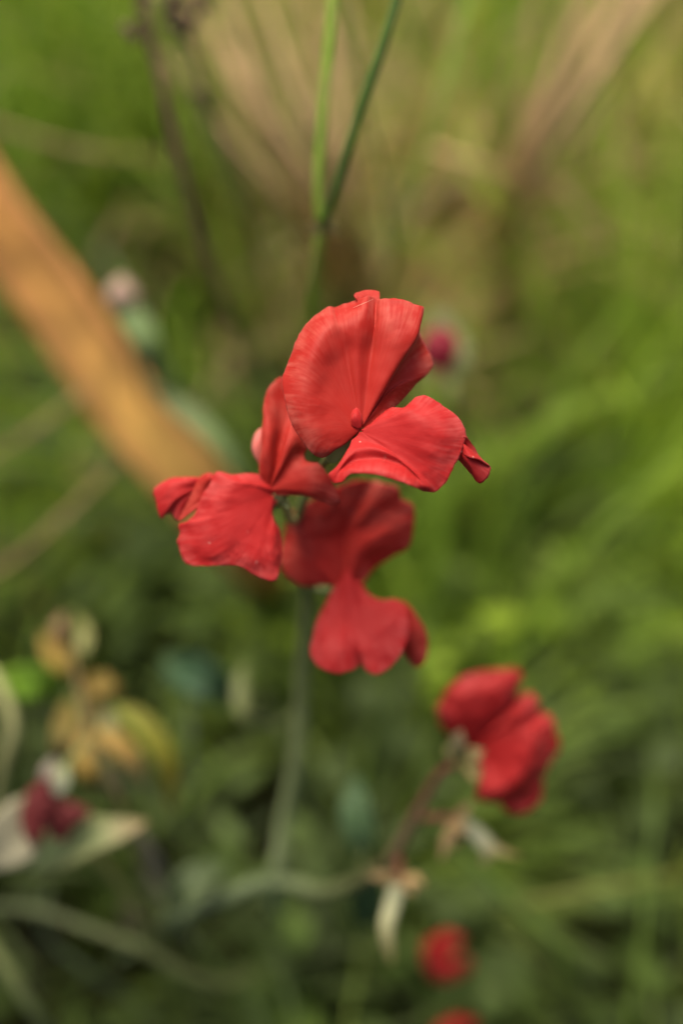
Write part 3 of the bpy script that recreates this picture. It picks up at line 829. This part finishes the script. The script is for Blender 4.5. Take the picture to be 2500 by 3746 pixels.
petal('standard_petal', Z3, (720, 720, 0), [
    [(690, 660, -1.0), (640, 600, -0.5)],
    [(660, 610, -2.5), (560, 545, -1.0)],
    [(650, 580, -4.0), (580, 490, -5.0), (522, 430, -2.0)],
    [(670, 550, -5.0), (610, 400, -6.5), (556, 352, -3.0)],
    [(690, 530, -5.5), (650, 360, -7.5), (602, 288, -4.0)],
    [(720, 520, -6.0), (710, 330, -8.0), (680, 220, -4.5)],
    [(760, 510, -6.0), (800, 320, -8.0), (800, 184, -5.0)],
    [(790, 510, -5.8), (880, 320, -7.6), (920, 172, -5.0)],
    [(810, 520, -5.4), (930, 330, -7.0), (1012, 165, -4.6)],
    [(820, 530, -5.0), (950, 370, -6.4), (1064, 200, -4.0)],
    [(825, 545, -3.4), (950, 420, -2.6), (1042, 290, 0.0)],
    [(830, 560, -2.6), (950, 450, -0.5), (1042, 352, 2.5)],
    [(850, 570, -3.6), (980, 450, -3.4), (1110, 315, -1.0)],
    [(870, 585, -4.4), (1020, 480, -5.8), (1165, 370, -2.6)],
    [(880, 600, -3.2), (1040, 520, -3.0), (1184, 440, 0.5)],
    [(890, 620, -4.4), (1070, 560, -6.0), (1248, 470, -2.2)],
    [(890, 640, -4.4), (1080, 620, -6.2), (1292, 580, -2.0)],
    [(890, 670, -4.0), (1080, 690, -5.6), (1304, 670, -1.0)],
    [(880, 700, -3.0), (1050, 740, -4.0), (1235, 772, 0.0)],
    [(840, 720, -1.5), (980, 770, -1.0), (1120, 800, 1.0)],
], D4, M_SHADED, f4, nu=150, nv=38, ruffle=0.9, rfreq=500, seed=31.0, smooth=0.2)
petal('wing_petal', Z3, (770, 730, -3.0), [
    [(900, 640, -6.0), (1020, 570, -9.0), (1130, 520, -5.0)],
    [(910, 680, -6.5), (1135, 600, -11.0), (1200, 640, -6.0)],
    [(910, 710, -6.5), (1115, 690, -12.0), (1238, 770, -5.0)],
    [(905, 740, -6.5), (1085, 770, -12.0), (1204, 862, -4.0)],
    [(895, 760, -6.4), (1050, 835, -12.0), (1130, 880, -7.0), (1198, 950, -3.0)],
    [(885, 780, -6.4), (1010, 880, -12.0), (1090, 950, -6.0), (1172, 1022, -3.0)],
    [(870, 800, -6.4), (965, 925, -12.0), (1020, 1000, -6.0), (1082, 1084, -3.4)],
    [(860, 815, -6.6), (920, 950, -11.6), (950, 1010, -7.0), (968, 1074, -4.4)],
    [(850, 825, -7.0), (880, 955, -11.4), (900, 1014, -8.0)],
    [(838, 830, -7.4), (845, 950, -11.0), (835, 1022, -8.4)],
    [(825, 825, -7.4), (815, 920, -10.0), (778, 992, -7.6)],
    [(812, 805, -6.6), (805, 850, -8.0), (790, 900, -6.6)],
    [(800, 780, -5.5), (796, 810, -6.0)],
], D4, M_SHADED, f4, nu=110, nv=34, ruffle=0.8, rfreq=500, seed=33.0, smooth=0.3)

def spent(zpts, rad, cols, sep, ped, label):
    o = empty('seed_pod', P(*Z7(*zpts[0][:2]), zpts[0][2]), p2)
    o['label'] = label
    tube('pod', PP(Z7, zpts), rad, cols, M_DRY, parent=o, n=18)
    tube('pedicel', PP(Z7, ped), [0.0014, 0.0013], [RUST, (0.22, 0.09, 0.05)], parent=o, n=10)
    for i, s in enumerate(sep):
        leaf('sepal', PP(Z7, s), 0.0052, [(0.36, 0.24, 0.10), (0.48, 0.33, 0.14)], M_DRY, parent=o, prof='sepal', n=9, k=4, tilt=0.3, seed=i)
    return o
spent([(545, 530, .345), (528, 590, .343), (505, 680, .341), (512, 745, .341), (523, 805, .342)], [0.0030, 0.0030, 0.0026, 0.0022, 0.0018, 0.0008],
      [(0.35, 0.36, 0.21), (0.54, 0.53, 0.29), (0.48, 0.43, 0.19), (0.40, 0.34, 0.09)],
      [[(550, 510, .345), (490, 495, .342), (435, 495, .342)], [(555, 520, .344), (610, 505, .341), (640, 535, .342)], [(550, 510, .346), (590, 540, .342), (600, 565, .342)], [(545, 510, .348), (520, 500, .352), (500, 530, .352)]],
      [(528, 395, .347), (548, 440, .346), (552, 505, .345)], 'pale withered pod hanging straight down from the vine')
o2 = spent([(780, 305, .342), (830, 345, .340), (870, 390, .339), (905, 405, .339), (985, 425, .341)], [0.0026, 0.0029, 0.0028, 0.0018, 0.0005],
      [(0.35, 0.36, 0.22), (0.56, 0.55, 0.32), (0.50, 0.40, 0.15), (0.38, 0.31, 0.07)],
      [[(755, 290, .342), (785, 260, .340), (805, 230, .340)], [(755, 295, .342), (725, 350, .339), (700, 440, .340)], [(760, 300, .342), (760, 360, .343), (720, 400, .345)], [(750, 285, .343), (770, 320, .338), (790, 345, .338)]],
      [(615, 285, .345), (680, 285, .344), (750, 290, .342)], 'pale withered pod jutting out sideways with a split tip')
tube('pod_tip', PP(Z7, [(870, 385, .339), (862, 430, .340), (850, 455, .341)]), [0.0022, 0.0016, 0.0005], [(0.52, 0.44, 0.20), (0.45, 0.36, 0.12)], M_DRY, parent=o2, n=9)
# leaves of the vine
for (pts, w, cols, tl) in [
    ([(1335, 3130, .375), (1320, 3040, .372), (1300, 2930, .374), (1310, 2835, .385)], 0.0125, [TEAL, (0.070, 0.125, 0.048), TEAL], 0.2),
    ([(1330, 3190, .385), (1345, 3290, .395), (1320, 3400, .41)], 0.014, [(0.035, 0.07, 0.03), TEAL, (0.035, 0.07, 0.03)], 0.1),
    ([(1000, 2650, .40), (900, 2610, .39), (880, 2500, .395), (900, 2420, .41)], 0.0065, [SAGE2, SAGE2, SAGE], 0.5),
    ([(860, 2560, .42), (760, 2490, .41), (650, 2440, .42), (600, 2400, .43)], 0.017, [TEAL, (0.035, 0.08, 0.035), TEAL], 0.2),
    ([(620, 3330, .39), (690, 3230, .38), (760, 3190, .385), (830, 3150, .40)], 0.011, [(0.07, 0.10, 0.04), (0.10, 0.135, 0.055), (0.07, 0.10, 0.04)], 0.3),
    ([(560, 1420, .44), (680, 1510, .435), (780, 1600, .43), (900, 1760, .43)], 0.010, [SAGE, (0.16, 0.22, 0.075), (0.13, 0.20, 0.06)], 0.4),
]:
    lf = leaf('leaf', [P(*q) for q in pts], w, cols, parent=p2, prof='leaf', tilt=tl, fold=0.35, seed=w * 900, wave=0.06)
    q0, q1 = P(*pts[0]), P(*pts[1])
    tube('leaf_stalk', [q1 * 0.3 + q0 * 0.7, q0, q0 + (q0 - q1) * 0.5 + FWD * 0.02, q0 + (q0 - q1) * 0.8 + FWD * 0.05], [.0006, .0008, .0009], [SAGE2, SAGE], parent=p2, n=12, k=6)

# ================================================================== PLANT 3: withering sweet pea at the left
root3 = Gd(420, 3300)
p3 = empty('sweet_pea_plant', root3)
tag(p3, 'withering sweet pea with yellowed leaves and a shrivelled crimson bloom', 'sweet pea', 'sweet pea plants in the meadow')
tube('stem', [root3, P(560, 3350, .42), P(500, 3100, .39), P(420, 2890, .375), P(330, 2700, .375), P(290, 2520, .385), P(250, 2350, .40)], [0.0018, 0.0016, 0.0013, 0.0010, 0.0008],
     [(0.10, 0.09, 0.06), (0.13, 0.11, 0.07), (0.15, 0.13, 0.05), (0.18, 0.12, 0.04)], parent=p3, n=40)
LV = lambda pts, w, cols, tl=0.2, prof='leaf', **k: leaf('leaf', PP(Z4, pts), w, cols, M_LEAF, parent=p3, prof=prof, tilt=tl, **k)
LV([(590, 540, .405), (720, 620, .398), (830, 760, .395), (885, 920, .398), (890, 1100, .405)], 0.0115, [(0.16, 0.17, 0.03), (0.24, 0.23, 0.025), (0.27, 0.19, 0.025)], 0.7, seed=1)
LV([(480, 690, .395), (590, 730, .390), (690, 830, .390), (760, 960, .395)], 0.0095, [(0.34, 0.23, 0.05), (0.28, 0.17, 0.04), (0.24, 0.17, 0.08)], 0.5, seed=2, wave=.1)
LV([(370, 520, .405), (340, 620, .395), (310, 740, .392), (330, 870, .398)], 0.0085, [(0.30, 0.22, 0.05), (0.34, 0.26, 0.07), (0.36, 0.27, 0.15)], 0.4, seed=3, wave=.1)
LV([(440, 640, .40), (430, 780, .392), (460, 900, .390), (480, 980, .395)], 0.0075, [(0.28, 0.17, 0.04), (0.36, 0.24, 0.05), (0.26, 0.13, 0.03)], -0.3, seed=4, wave=.1)
LV([(560, 560, .405), (565, 650, .40), (545, 740, .398), (530, 820, .402)], 0.0065, [SAGE2, (0.33, 0.32, 0.17), (0.24, 0.19, 0.11)], 0.3, seed=5)
LV([(440, 440, .415), (360, 340, .408), (260, 250, .412), (220, 170, .42)], 0.0105, [(0.2, 0.18, 0.05), (0.36, 0.25, 0.05), (0.24, 0.14, 0.04)], 0.5, seed=6, wave=.12)
LV([(430, 470, .41), (540, 430, .405), (620, 450, .408)], 0.0095, [(0.30, 0.18, 0.04), (0.42, 0.29, 0.07), (0.34, 0.24, 0.05)], 0.3, seed=7, wave=.12)
LV([(470, 420, .415), (500, 540, .41), (480, 660, .405)], 0.006, [(0.25, 0.18, 0.05), (0.26, 0.16, 0.05)], 0.3, seed=14, wave=.1)
LV([(560, 850, .395), (600, 960, .40), (640, 1060, .41)], 0.010, [(0.26, 0.22, 0.14), (0.16, 0.16, 0.09), (0.10, 0.11, 0.06)], 0.3, seed=15, wave=.1)
LV([(330, 480, .395), (200, 420, .385), (60, 420, .385), (-80, 450, .39)], 0.014, [(0.14, 0.24, 0.02), (0.16, 0.30, 0.02), LIME], 0.3, seed=8)
LV([(400, 330, .40), (430, 250, .395), (440, 170, .40), (400, 60, .42)], 0.006, [OLIVE, (0.24, 0.24, 0.08), OLIVE], 0.3, seed=9)
LV([(330, 250, .41), (300, 150, .405), (330, 60, .41)], 0.006, [(0.22, 0.13, 0.06), (0.26, 0.16, 0.07)], 0.3, seed=10)
LV([(160, 1390, .375), (300, 1290, .366), (450, 1230, .360), (600, 1200, .358), (770, 1150, .362)], 0.0165, [(0.09, 0.125, 0.05), (0.13, 0.17, 0.07), (0.17, 0.20, 0.08), (0.34, 0.23, 0.12)], 0.35, seed=11, edge=(0.18, 0.18, 0.075))
LV([(230, 1130, .365), (110, 1190, .352), (0, 1290, .348), (-120, 1400, .352)], 0.022, [(0.28, 0.27, 0.16), CREAM, (0.36, 0.33, 0.21), CREAM], 0.25, seed=12)
LV([(900, 1480, .40), (820, 1360, .39), (760, 1250, .385), (730, 1200, .385)], 0.006, [(0.15, 0.14, 0.09), (0.17, 0.15, 0.11)], 0.6, seed=13)
f5 = flower(p3, 'flower', P(*Z4(300, 930), .355), 'shrivelled crimson bloom with pale sepals')
tube('pedicel', PP(Z4, [(480, 700, .377), (420, 770, .366), (350, 840, .358), (310, 920, .355)]), [0.0010, 0.0010], [OLIVE, SAGE2], parent=f5, n=14)
leaf('sepal', PP(Z4, [(310, 850, .356), (320, 920, .352), (290, 1010, .351)]), 0.006, [SAGE2, (0.42, 0.42, 0.30)], parent=f5, prof='oblong', n=12, tilt=0.3)
leaf('sepal', PP(Z4, [(300, 840, .356), (265, 870, .352), (220, 940, .351)]), 0.006, [(0.42, 0.40, 0.28), (0.45, 0.33, 0.27)], parent=f5, prof='oblong', n=12, tilt=0.3)
petal('standard_petal', Z4, (300, 960, 0), [
    [(250, 930, -2), (205, 920, -1)], [(220, 960, -3), (150, 990, -1)], [(210, 1020, -4), (120, 1060, -1.5)], [(210, 1080, -4.5), (105, 1150, -2)],
    [(220, 1130, -4.6), (130, 1230, -2.4)], [(230, 1150, -4.4), (180, 1275, -2.6)], [(250, 1130, -3.6), (230, 1220, -2)], [(280, 1060, -2), (290, 1130, -0.5)],
], 0.352, M_OLD, f5, nu=70, nv=24, ruffle=1.6, rfreq=420, seed=41.0)
petal('wing_petal', Z4, (300, 1000, 1), [
    [(270, 1080, -1), (240, 1170, 0)], [(290, 1130, -2), (270, 1235, 0)], [(320, 1130, -2.4), (340, 1245, 0)], [(340, 1110, -2.4), (385, 1180, 0)],
    [(360, 1080, -2), (470, 1110, 0.5)], [(350, 1050, -1), (440, 1060, 1)], [(330, 1020, 0), (370, 1060, 1.5)],
], 0.354, M_OLD, f5, nu=60, nv=22, ruffle=1.6, rfreq=420, seed=43.0)
# bare stems in the shade below the withering plant
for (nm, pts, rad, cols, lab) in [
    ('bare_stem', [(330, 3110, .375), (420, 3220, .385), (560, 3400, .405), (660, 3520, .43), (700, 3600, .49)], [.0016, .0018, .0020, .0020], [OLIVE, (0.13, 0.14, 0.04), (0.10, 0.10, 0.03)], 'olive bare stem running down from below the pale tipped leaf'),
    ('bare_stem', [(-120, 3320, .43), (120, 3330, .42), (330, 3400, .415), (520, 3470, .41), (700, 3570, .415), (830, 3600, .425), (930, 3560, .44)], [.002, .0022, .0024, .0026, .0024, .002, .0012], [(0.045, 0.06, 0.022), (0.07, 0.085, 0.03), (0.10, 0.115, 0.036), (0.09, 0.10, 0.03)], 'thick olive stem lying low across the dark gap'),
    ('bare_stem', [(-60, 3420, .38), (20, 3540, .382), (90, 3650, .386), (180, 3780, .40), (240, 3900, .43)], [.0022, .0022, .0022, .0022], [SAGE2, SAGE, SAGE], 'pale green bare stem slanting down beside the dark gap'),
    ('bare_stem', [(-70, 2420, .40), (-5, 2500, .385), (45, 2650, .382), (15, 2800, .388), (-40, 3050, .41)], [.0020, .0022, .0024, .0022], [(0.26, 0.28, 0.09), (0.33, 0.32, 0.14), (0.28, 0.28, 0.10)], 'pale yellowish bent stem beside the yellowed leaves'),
    ('bare_stem', [(480, 3060, .41), (540, 3180, .415), (620, 3320, .42), (700, 3450, .44)], [.0012, .0014, .0014], [(0.14, 0.13, 0.09), (0.12, 0.12, 0.08)], 'thin grey stem dropping behind the pale tipped leaf'),
    ('bare_stem', [(690, 2560, .43), (700, 2700, .425), (690, 2850, .43), (660, 3050, .46)], [.0012, .0014, .0014], [(0.10, 0.14, 0.06), (0.11, 0.15, 0.06)], 'thin green stem standing between the yellow leaves and the main stalk'),
    ('bare_stem', [(180, 3260, .43), (150, 3400, .435), (330, 3560, .45), (520, 3680, .48)], [.0012, .0014, .0014], [(0.09, 0.12, 0.055), (0.08, 0.11, 0.05)], 'thin dull green stem curving under the thick olive stem'),
    ('bare_stem', [(420, 3520, .44), (560, 3430, .43), (690, 3330, .42), (820, 3180, .42)], [.0010, .0012, .0010], [(0.10, 0.13, 0.06), (0.12, 0.15, 0.07)], 'thin pale stem crossing up from the thick olive stem to the vine'),
]:
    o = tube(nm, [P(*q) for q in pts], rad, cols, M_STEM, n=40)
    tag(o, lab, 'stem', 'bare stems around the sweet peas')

# ================================================================== other red blooms, out of focus
def small_bloom(px, py, d, size, label, root, cup=False):
    r = Gd(*root)
    t = empty('sweet_pea_plant', r)
    tag(t, label, 'sweet pea', 'sweet pea plants in the meadow')
    c = P(px, py, d)
    e = d / H * T2            # metres per pixel there
    f = flower(t, 'flower', c, None) if False else empty('flower', c, t)
    s = size * e * 1000       # mm
    Z = ZI
    rays = []
    for i in range(14):
        a = 2 * math.pi * i / 14 * 0.93
        rr = size * (0.92 + 0.16 * noise.noise(Vector((i * 0.9, px * 0.01, 0))))
        rays.append([(px + math.cos(a) * rr * 0.6, py + math.sin(a) * rr * 0.6, -s * 0.42), (px + math.cos(a) * rr, py + math.sin(a) * rr * 0.95, s * 0.1)])
    petal('standard_petal', Z, (px, py + size * 0.1, 0), rays, d, M_SHADED, f, nu=90, nv=24, ruffle=0.5, rfreq=400, seed=px)
    rays = []
    for i in range(9):
        a = math.radians(20 + 140 * i / 8)
        rays.append([(px + math.cos(a) * size * 0.4, py + math.sin(a) * size * 0.45, -s * 0.55), (px + math.cos(a) * size * 0.7, py + math.sin(a) * size * 0.85, -s * 0.35)])
    petal('wing_petal', Z, (px, py, -s * 0.1), rays, d, M_SHADED, f, nu=60, nv=20, ruffle=0.8, rfreq=500, seed=py)
    cc = c + FWD * 0.003
    tube('stem', [cc, cc + np.array([0.004, 0.004, -0.03]), (cc + r) / 2 + np.array([0.01, 0.01, 0]), r], [0.0010, 0.0013, 0.0018], [SAGE2, SAGE], parent=t, n=30)
    calyx(f, cc, [0, 0, 1], size * e * 0.6, SAGE2)
    return t
small_bloom(1637, 3500, 0.435, 100, 'small round red bloom low in the grass below the hanging pod', (1650, 3600))
small_bloom(1680, 3815, 0.44, 110, 'red bloom sunk lowest in the grass, mostly cut off', (1690, 3850))

# crimson bud behind the upper bloom
rb = Gd(1700, 1900)
pbud = empty('sweet_pea_plant', rb)
tag(pbud, 'sweet pea stalk with one closed crimson bud behind the upper bloom', 'sweet pea', 'sweet pea plants in the meadow')
DB = 0.41
fb = empty('bud', P(1610, 1280, DB), pbud)
petal('bud_petal', ZI, (1640, 1370, 0), [
    [(1560, 1340, -2), (1540, 1300, 0)], [(1570, 1290, -4), (1545, 1240, -1)], [(1600, 1270, -5), (1580, 1205, -2)], [(1630, 1270, -5), (1620, 1195, -2)],
    [(1655, 1280, -4), (1660, 1215, -1)], [(1670, 1310, -2), (1680, 1265, 0)], [(1670, 1340, 0), (1685, 1310, 2)],
], DB, petal_mat('crimson_bud', (0.26, 0.015, 0.03), (0.40, 0.08, 0.09)), fb, nu=60, nv=22, ruffle=0.4, seed=51.0)
leaf('sepal', [P(1640, 1400, DB), P(1690, 1330, DB - .002), P(1690, 1260, DB), P(1660, 1200, DB + .004)], 0.006, [SAGE, SAGE2], parent=fb, prof='oblong', n=12)
leaf('sepal', [P(1640, 1390, DB), P(1590, 1370, DB - .002), P(1550, 1330, DB)], 0.006, [(0.30, 0.18, 0.06), SAGE2], parent=fb, prof='sepal', n=10)
leaf('sepal', [P(1650, 1380, DB + .004), P(1640, 1260, DB + .004), P(1600, 1130, DB + .006)], 0.011, [SAGE, (0.20, 0.25, 0.11), SAGE2], parent=fb, prof='oblong', n=12)
tube('stem', [P(1640, 1385, DB), P(1660, 1440, .40), P(1690, 1600, .45), rb], [.001, .0013, .0018], [SAGE2, SAGE], parent=pbud, n=26)

# ================================================================== stalks rising behind the blooms
g1 = empty('branched_stalk', Gd(1120, 1650))
tag(g1, 'green stalk forking at a node into a bright and a dark branch', 'stalk')
tube('stalk', [Gd(1120, 1650), P(1120, 1400, .42), P(1140, 1150, .345), P(1175, 830, .315)], [.0019, .0018, .0017, .0015], [(0.18, 0.25, 0.03), (0.26, 0.36, 0.04), (0.26, 0.36, 0.04)], parent=g1, n=30)
tube('branch', [P(1175, 830, .315), P(1165, 700, .312), P(1182, 400, .308), P(1210, 100, .306), P(1225, -150, .306), P(1250, -800, .312)], [.0014, .0015, .0016, .0016, .0014, .0004], [LIME, (0.21, 0.32, 0.03), LIME], parent=g1, n=30)['label'] = 'bright green upright branch'
tube('branch', [P(1180, 835, .314), P(1215, 740, .300), P(1310, 430, .290), P(1400, 170, .285), P(1480, -90, .283), P(1690, -700, .290)], [.0011, .0014, .0015, .0015, .0014, .0004], [(0.07, 0.12, 0.02), (0.065, 0.125, 0.012), (0.075, 0.14, 0.014)], parent=g1, n=30)['label'] = 'dark green leaning branch'
for i, (dx, dy, ln) in enumerate([(-60, -10, 1), (70, 20, 1), (50, -35, 1), (-30, 30, 1)]):
    leaf('bract', [P(1178, 832, .313), P(1178 + dx * .6, 832 + dy * .5, .311), P(1178 + dx, 832 + dy, .312)], .0028, [OLIVE, BROWN], M_DRY, parent=g1, prof='sepal', n=8, k=4, seed=i)

def stalk(name, pts, rad, cols, label, cat='stalk', group=None, mat=None, foot=None, n=40):
    w = [P(*q) for q in pts]
    if foot is not None: w.append(Gd(*foot))
    o = tube(name, w, rad, cols, mat or M_STEM, n=n)
    tag(o, label, cat, group)
    return o

def seed_stalk(name, pts, foot, rad, cols, heads, label):
    t = empty(name, Gd(*foot))
    tag(t, label, 'stalk', 'dry seed stalks behind the blooms')
    tube('stalk', [P(*q) for q in pts] + [Gd(*foot)], rad, cols, M_DRY, parent=t, n=40)
    for i, (px, py, d, s) in enumerate(heads):
        c = P(px, py, d); parts = []
        for k in range(9):
            dr = np.array([random.gauss(0, 1), random.gauss(0, 1), random.gauss(0, 1)]); dr /= np.linalg.norm(dr)
            a = c + dr * s * 0.25
            parts.append(tube_geo([a, a + dr * s * 0.4, a + dr * s * 0.8], [s * .12, s * .28, s * .06], [(0.10, 0.055, 0.035), (0.20, 0.12, 0.08)], n=7, k=6))
        V, F, C = join_geo(parts)
        child(mesh_obj('seed_head', V, F, M_DRY, colors=np.array(C)), t)
    return t
seed_stalk('seed_stalk', [(430, -600, .345), (495, -120, .345), (530, 60, .35), (580, 270, .355), (650, 560, .365), (730, 850, .385), (810, 1090, .41), (930, 1380, .47)], (1000, 1550), [.0008, .0017, .0019, .0019, .0018, .0018, .0016],
           [(0.10, 0.06, 0.035), (0.22, 0.13, 0.065), (0.26, 0.17, 0.08), BROWN], [(490, 110, .355, .005), (520, 5, .352, .004)], 'dry brown stalk arching up behind the blooms, with few seeds')
seed_stalk('seed_stalk', [(540, -420, .37), (600, -90, .37), (650, 60, .375), (700, 180, .38), (740, 300, .385), (770, 420, .39), (880, 700, .42)], (1000, 1350), [.0012, .0012, .0010], [(0.12, 0.08, 0.04), BROWN, OLIVE],
           [(640, 20, .375, .006), (675, 110, .378, .007), (730, 30, .385, .006), (745, 360, .388, .005)], 'dry stalk with clusters of dark brown seed heads')
stalk('thin_stalk', [(1190, -420, .36), (1250, -60, .36), (1290, 160, .362), (1340, 380, .37), (1400, 620, .385), (1440, 900, .42)], [.0006, .0007, .0008], [(0.10, 0.16, 0.03), (0.12, 0.17, 0.03), OLIVE], 'hair thin green stalk crossing behind the dark branch', group='thin green stalks', foot=(1460, 1150))
stalk('thin_stalk', [(1810, -500, .45), (1720, -40, .45), (1670, 160, .445), (1590, 450, .445), (1520, 680, .45), (1460, 880, .47), (1420, 1000, .50)], [.0018, .0018, .0016, .0015], [LIME, (0.17, 0.25, 0.03), OLIVE], 'pale green leaning stalk in front of the tan straw', group='thin green stalks', foot=(1400, 1150))
stalk('thin_stalk', [(560, -60, .42), (680, 290, .43), (790, 530, .44), (900, 800, .46), (950, 950, .50)], [.0018, .0020, .0020, .0018], [OLIVE, LIME, (0.15, 0.22, 0.03)], 'green stalk slanting between the two dry seed stalks', group='thin green stalks', foot=(1000, 1150))
stalk('thin_stalk', [(1540, 2950, .42), (1720, 3150, .43), (1900, 3330, .44), (2060, 3490, .46)], [.0018, .0022, .0022], [(0.10, 0.16, 0.03), (0.11, 0.18, 0.03)], 'green stalk running diagonally under the sideways pod', group='thin green stalks', foot=(2150, 3600))
stalk('thin_stalk', [(1830, 3330, .46), (2050, 3280, .45), (2330, 3230, .46), (2600, 3180, .49)], [.0014, .0018, .0016], [(0.10, 0.11, 0.02), (0.13, 0.14, 0.025)], 'olive stalk lying level in the dark green grass', group='thin green stalks')

# orange strap leaf at the left
M_STRAP = plant_mat('dry_strap_leaf', 0.75, 0.2, 0.38, 38)
o = leaf('strap_leaf', [P(-900, -700, 0.482), P(-560, -110, 0.487), P(-260, 400, 0.493), P(-40, 770, 0.493), P(180, 1070, 0.498), P(330, 1290, 0.504), P(500, 1530, 0.510), P(680, 1730, 0.515), P(900, 2000, 0.538), Gd(1000, 2200)], 0.037,
         [(0.48, 0.26, 0.08), (0.53, 0.27, 0.075), (0.57, 0.28, 0.075), (0.62, 0.30, 0.075), (0.66, 0.34, 0.09), (0.66, 0.38, 0.09), (0.64, 0.37, 0.09), (0.56, 0.31, 0.085), (0.3, 0.17, 0.05)], M_STRAP, prof='strap', tilt=-0.35, fold=0.12, n=100, k=12, wave=0.10, edge=(0.54, 0.24, 0.08), seed=77)
tag(o, 'broad dried orange brown strap leaf slanting down behind the left bloom', 'dry leaf')

# dry straws, each a stalk of its own
straws = [
    ([(2330, -120, .56), (2130, 220, .55), (1990, 480, .56), (1880, 700, .60), (1760, 940, .70)], .0075, (1700, 1050), 'stout tan straw slanting down through the far dry grass'),
    ([(2420, -150, .58), (2210, 200, .57), (2050, 480, .58), (1930, 720, .62), (1800, 960, .72)], .0050, (1740, 1080), 'tan straw running right beside the stout slanting straw'),
    ([(2230, -110, .58), (2060, 190, .57), (1920, 470, .58), (1830, 690, .62), (1730, 900, .72)], .0050, (1680, 1010), 'thinner tan straw on the tuft side of the stout slanting straw'),
    ([(-120, 420, .55), (120, 500, .53), (360, 560, .53), (620, 570, .56)], .0022, None, 'tan straw lying level behind the orange strap leaf'),
    ([(-120, 1720, .49), (80, 1600, .48), (260, 1470, .49), (380, 1380, .52)], .0018, None, 'upper of two tan straws passing under the orange strap leaf'),
    ([(-120, 2150, .48), (60, 2040, .47), (240, 1880, .47), (420, 1700, .49)], .0020, None, 'lower of two tan straws passing under the orange strap leaf'),
    ([(1560, 540, .57), (1700, 590, .56), (1860, 640, .57), (2010, 720, .60)], .0040, None, 'tan straw lying level across the slanting dry straws'),
    ([(1940, 560, .58), (2060, 700, .57), (2180, 830, .58), (2260, 930, .62)], .0040, None, 'tan straw sloping the other way below the slanting dry straws'),
    ([(1120, 900, .55), (1080, 1060, .53), (1000, 1180, .55), (900, 1290, .58)], .0022, None, 'short tan straw lying just behind the forked green stalk'),
]
for i, (pts, r, foot, lab) in enumerate(straws):
    c = np.array(STRAW) * (0.62 if r < .0025 else 1.0) * random.uniform(0.85, 1.05)
    o = tube('dry_straw', [P(*q) for q in pts] + ([Gd(*foot)] if foot else []), [r * .6, r * .6, r * .55, r * .45], [c, c * 1.08, c * 0.9], M_DRY, n=30)
    tag(o, lab, 'straw', 'dry straws lying in the grass')
# two dry tufts whose stalks fan out behind the blooms
fans = [(1330, 1180, [(480 + 52 * i, -320 + 130 * (i * 7 % 5)) for i in range(16)], 'dry tan straw of the tuft fanning up behind the forked green stalk'),
        (1700, 1120, [(2000 + 62 * i, -380 + 110 * (i * 5 % 4)) for i in range(11)], 'dry tan straw of the tuft leaning over the far grass')]
for bx, by, tips, lab in fans:
    for i, (tx, ty) in enumerate(tips):
        d1 = random.uniform(.47, .60)
        r = random.uniform(.0012, .0028)
        mx_, my_ = (tx * .5 + bx * .5) + random.uniform(-90, 90), (ty * .5 + by * .5) + random.uniform(-40, 60)
        c = np.array(STRAW) * random.uniform(0.6, 1.05)
        f = Gd(bx + random.uniform(-160, 160), by + random.uniform(-60, 80))
        o = tube('dry_straw', [P(tx, ty, d1), P(mx_, my_, d1 * 0.98), f], [r * .5, r, r], [c, c * 0.9], M_DRY, n=20, k=7)
        tag(o, lab, 'straw', 'dry straws fanning out of a tuft')

# pale withered bud with its blue green leaf, beside the strap leaf
rw = Gd(560, 1700)
pw = empty('withered_bud_plant', rw)
tag(pw, 'small stalk with a pale pinkish withered bud beside the orange strap leaf', 'withered bud')
petal('bud_petal', ZI, (450, 1150, 0), [[(400, 1110, -3), (390, 1075, -1)], [(415, 1080, -4), (405, 1035, -1.5)], [(445, 1070, -5), (445, 1015, -2)], [(475, 1080, -4), (485, 1040, -1)], [(490, 1110, -2), (505, 1085, 0)]],
      .43, petal_mat('withered_bud', (0.50, 0.34, 0.24), (0.62, 0.5, 0.38)), pw, nu=40, nv=18, ruffle=1.0, rfreq=400, seed=61)
leaf('leaf', [P(450, 1140, .43), P(500, 1180, .425), P(540, 1260, .424), P(560, 1350, .43)], 0.012, [(0.12, 0.19, 0.06), (0.15, 0.22, 0.07), SAGE], parent=pw, prof='oblong', tilt=0.3)
tube('stem', [P(450, 1140, .431), P(480, 1250, .45), P(530, 1450, .50), rw], [.0010, .0012, .0014], [SAGE, OLIVE], parent=pw, n=24)
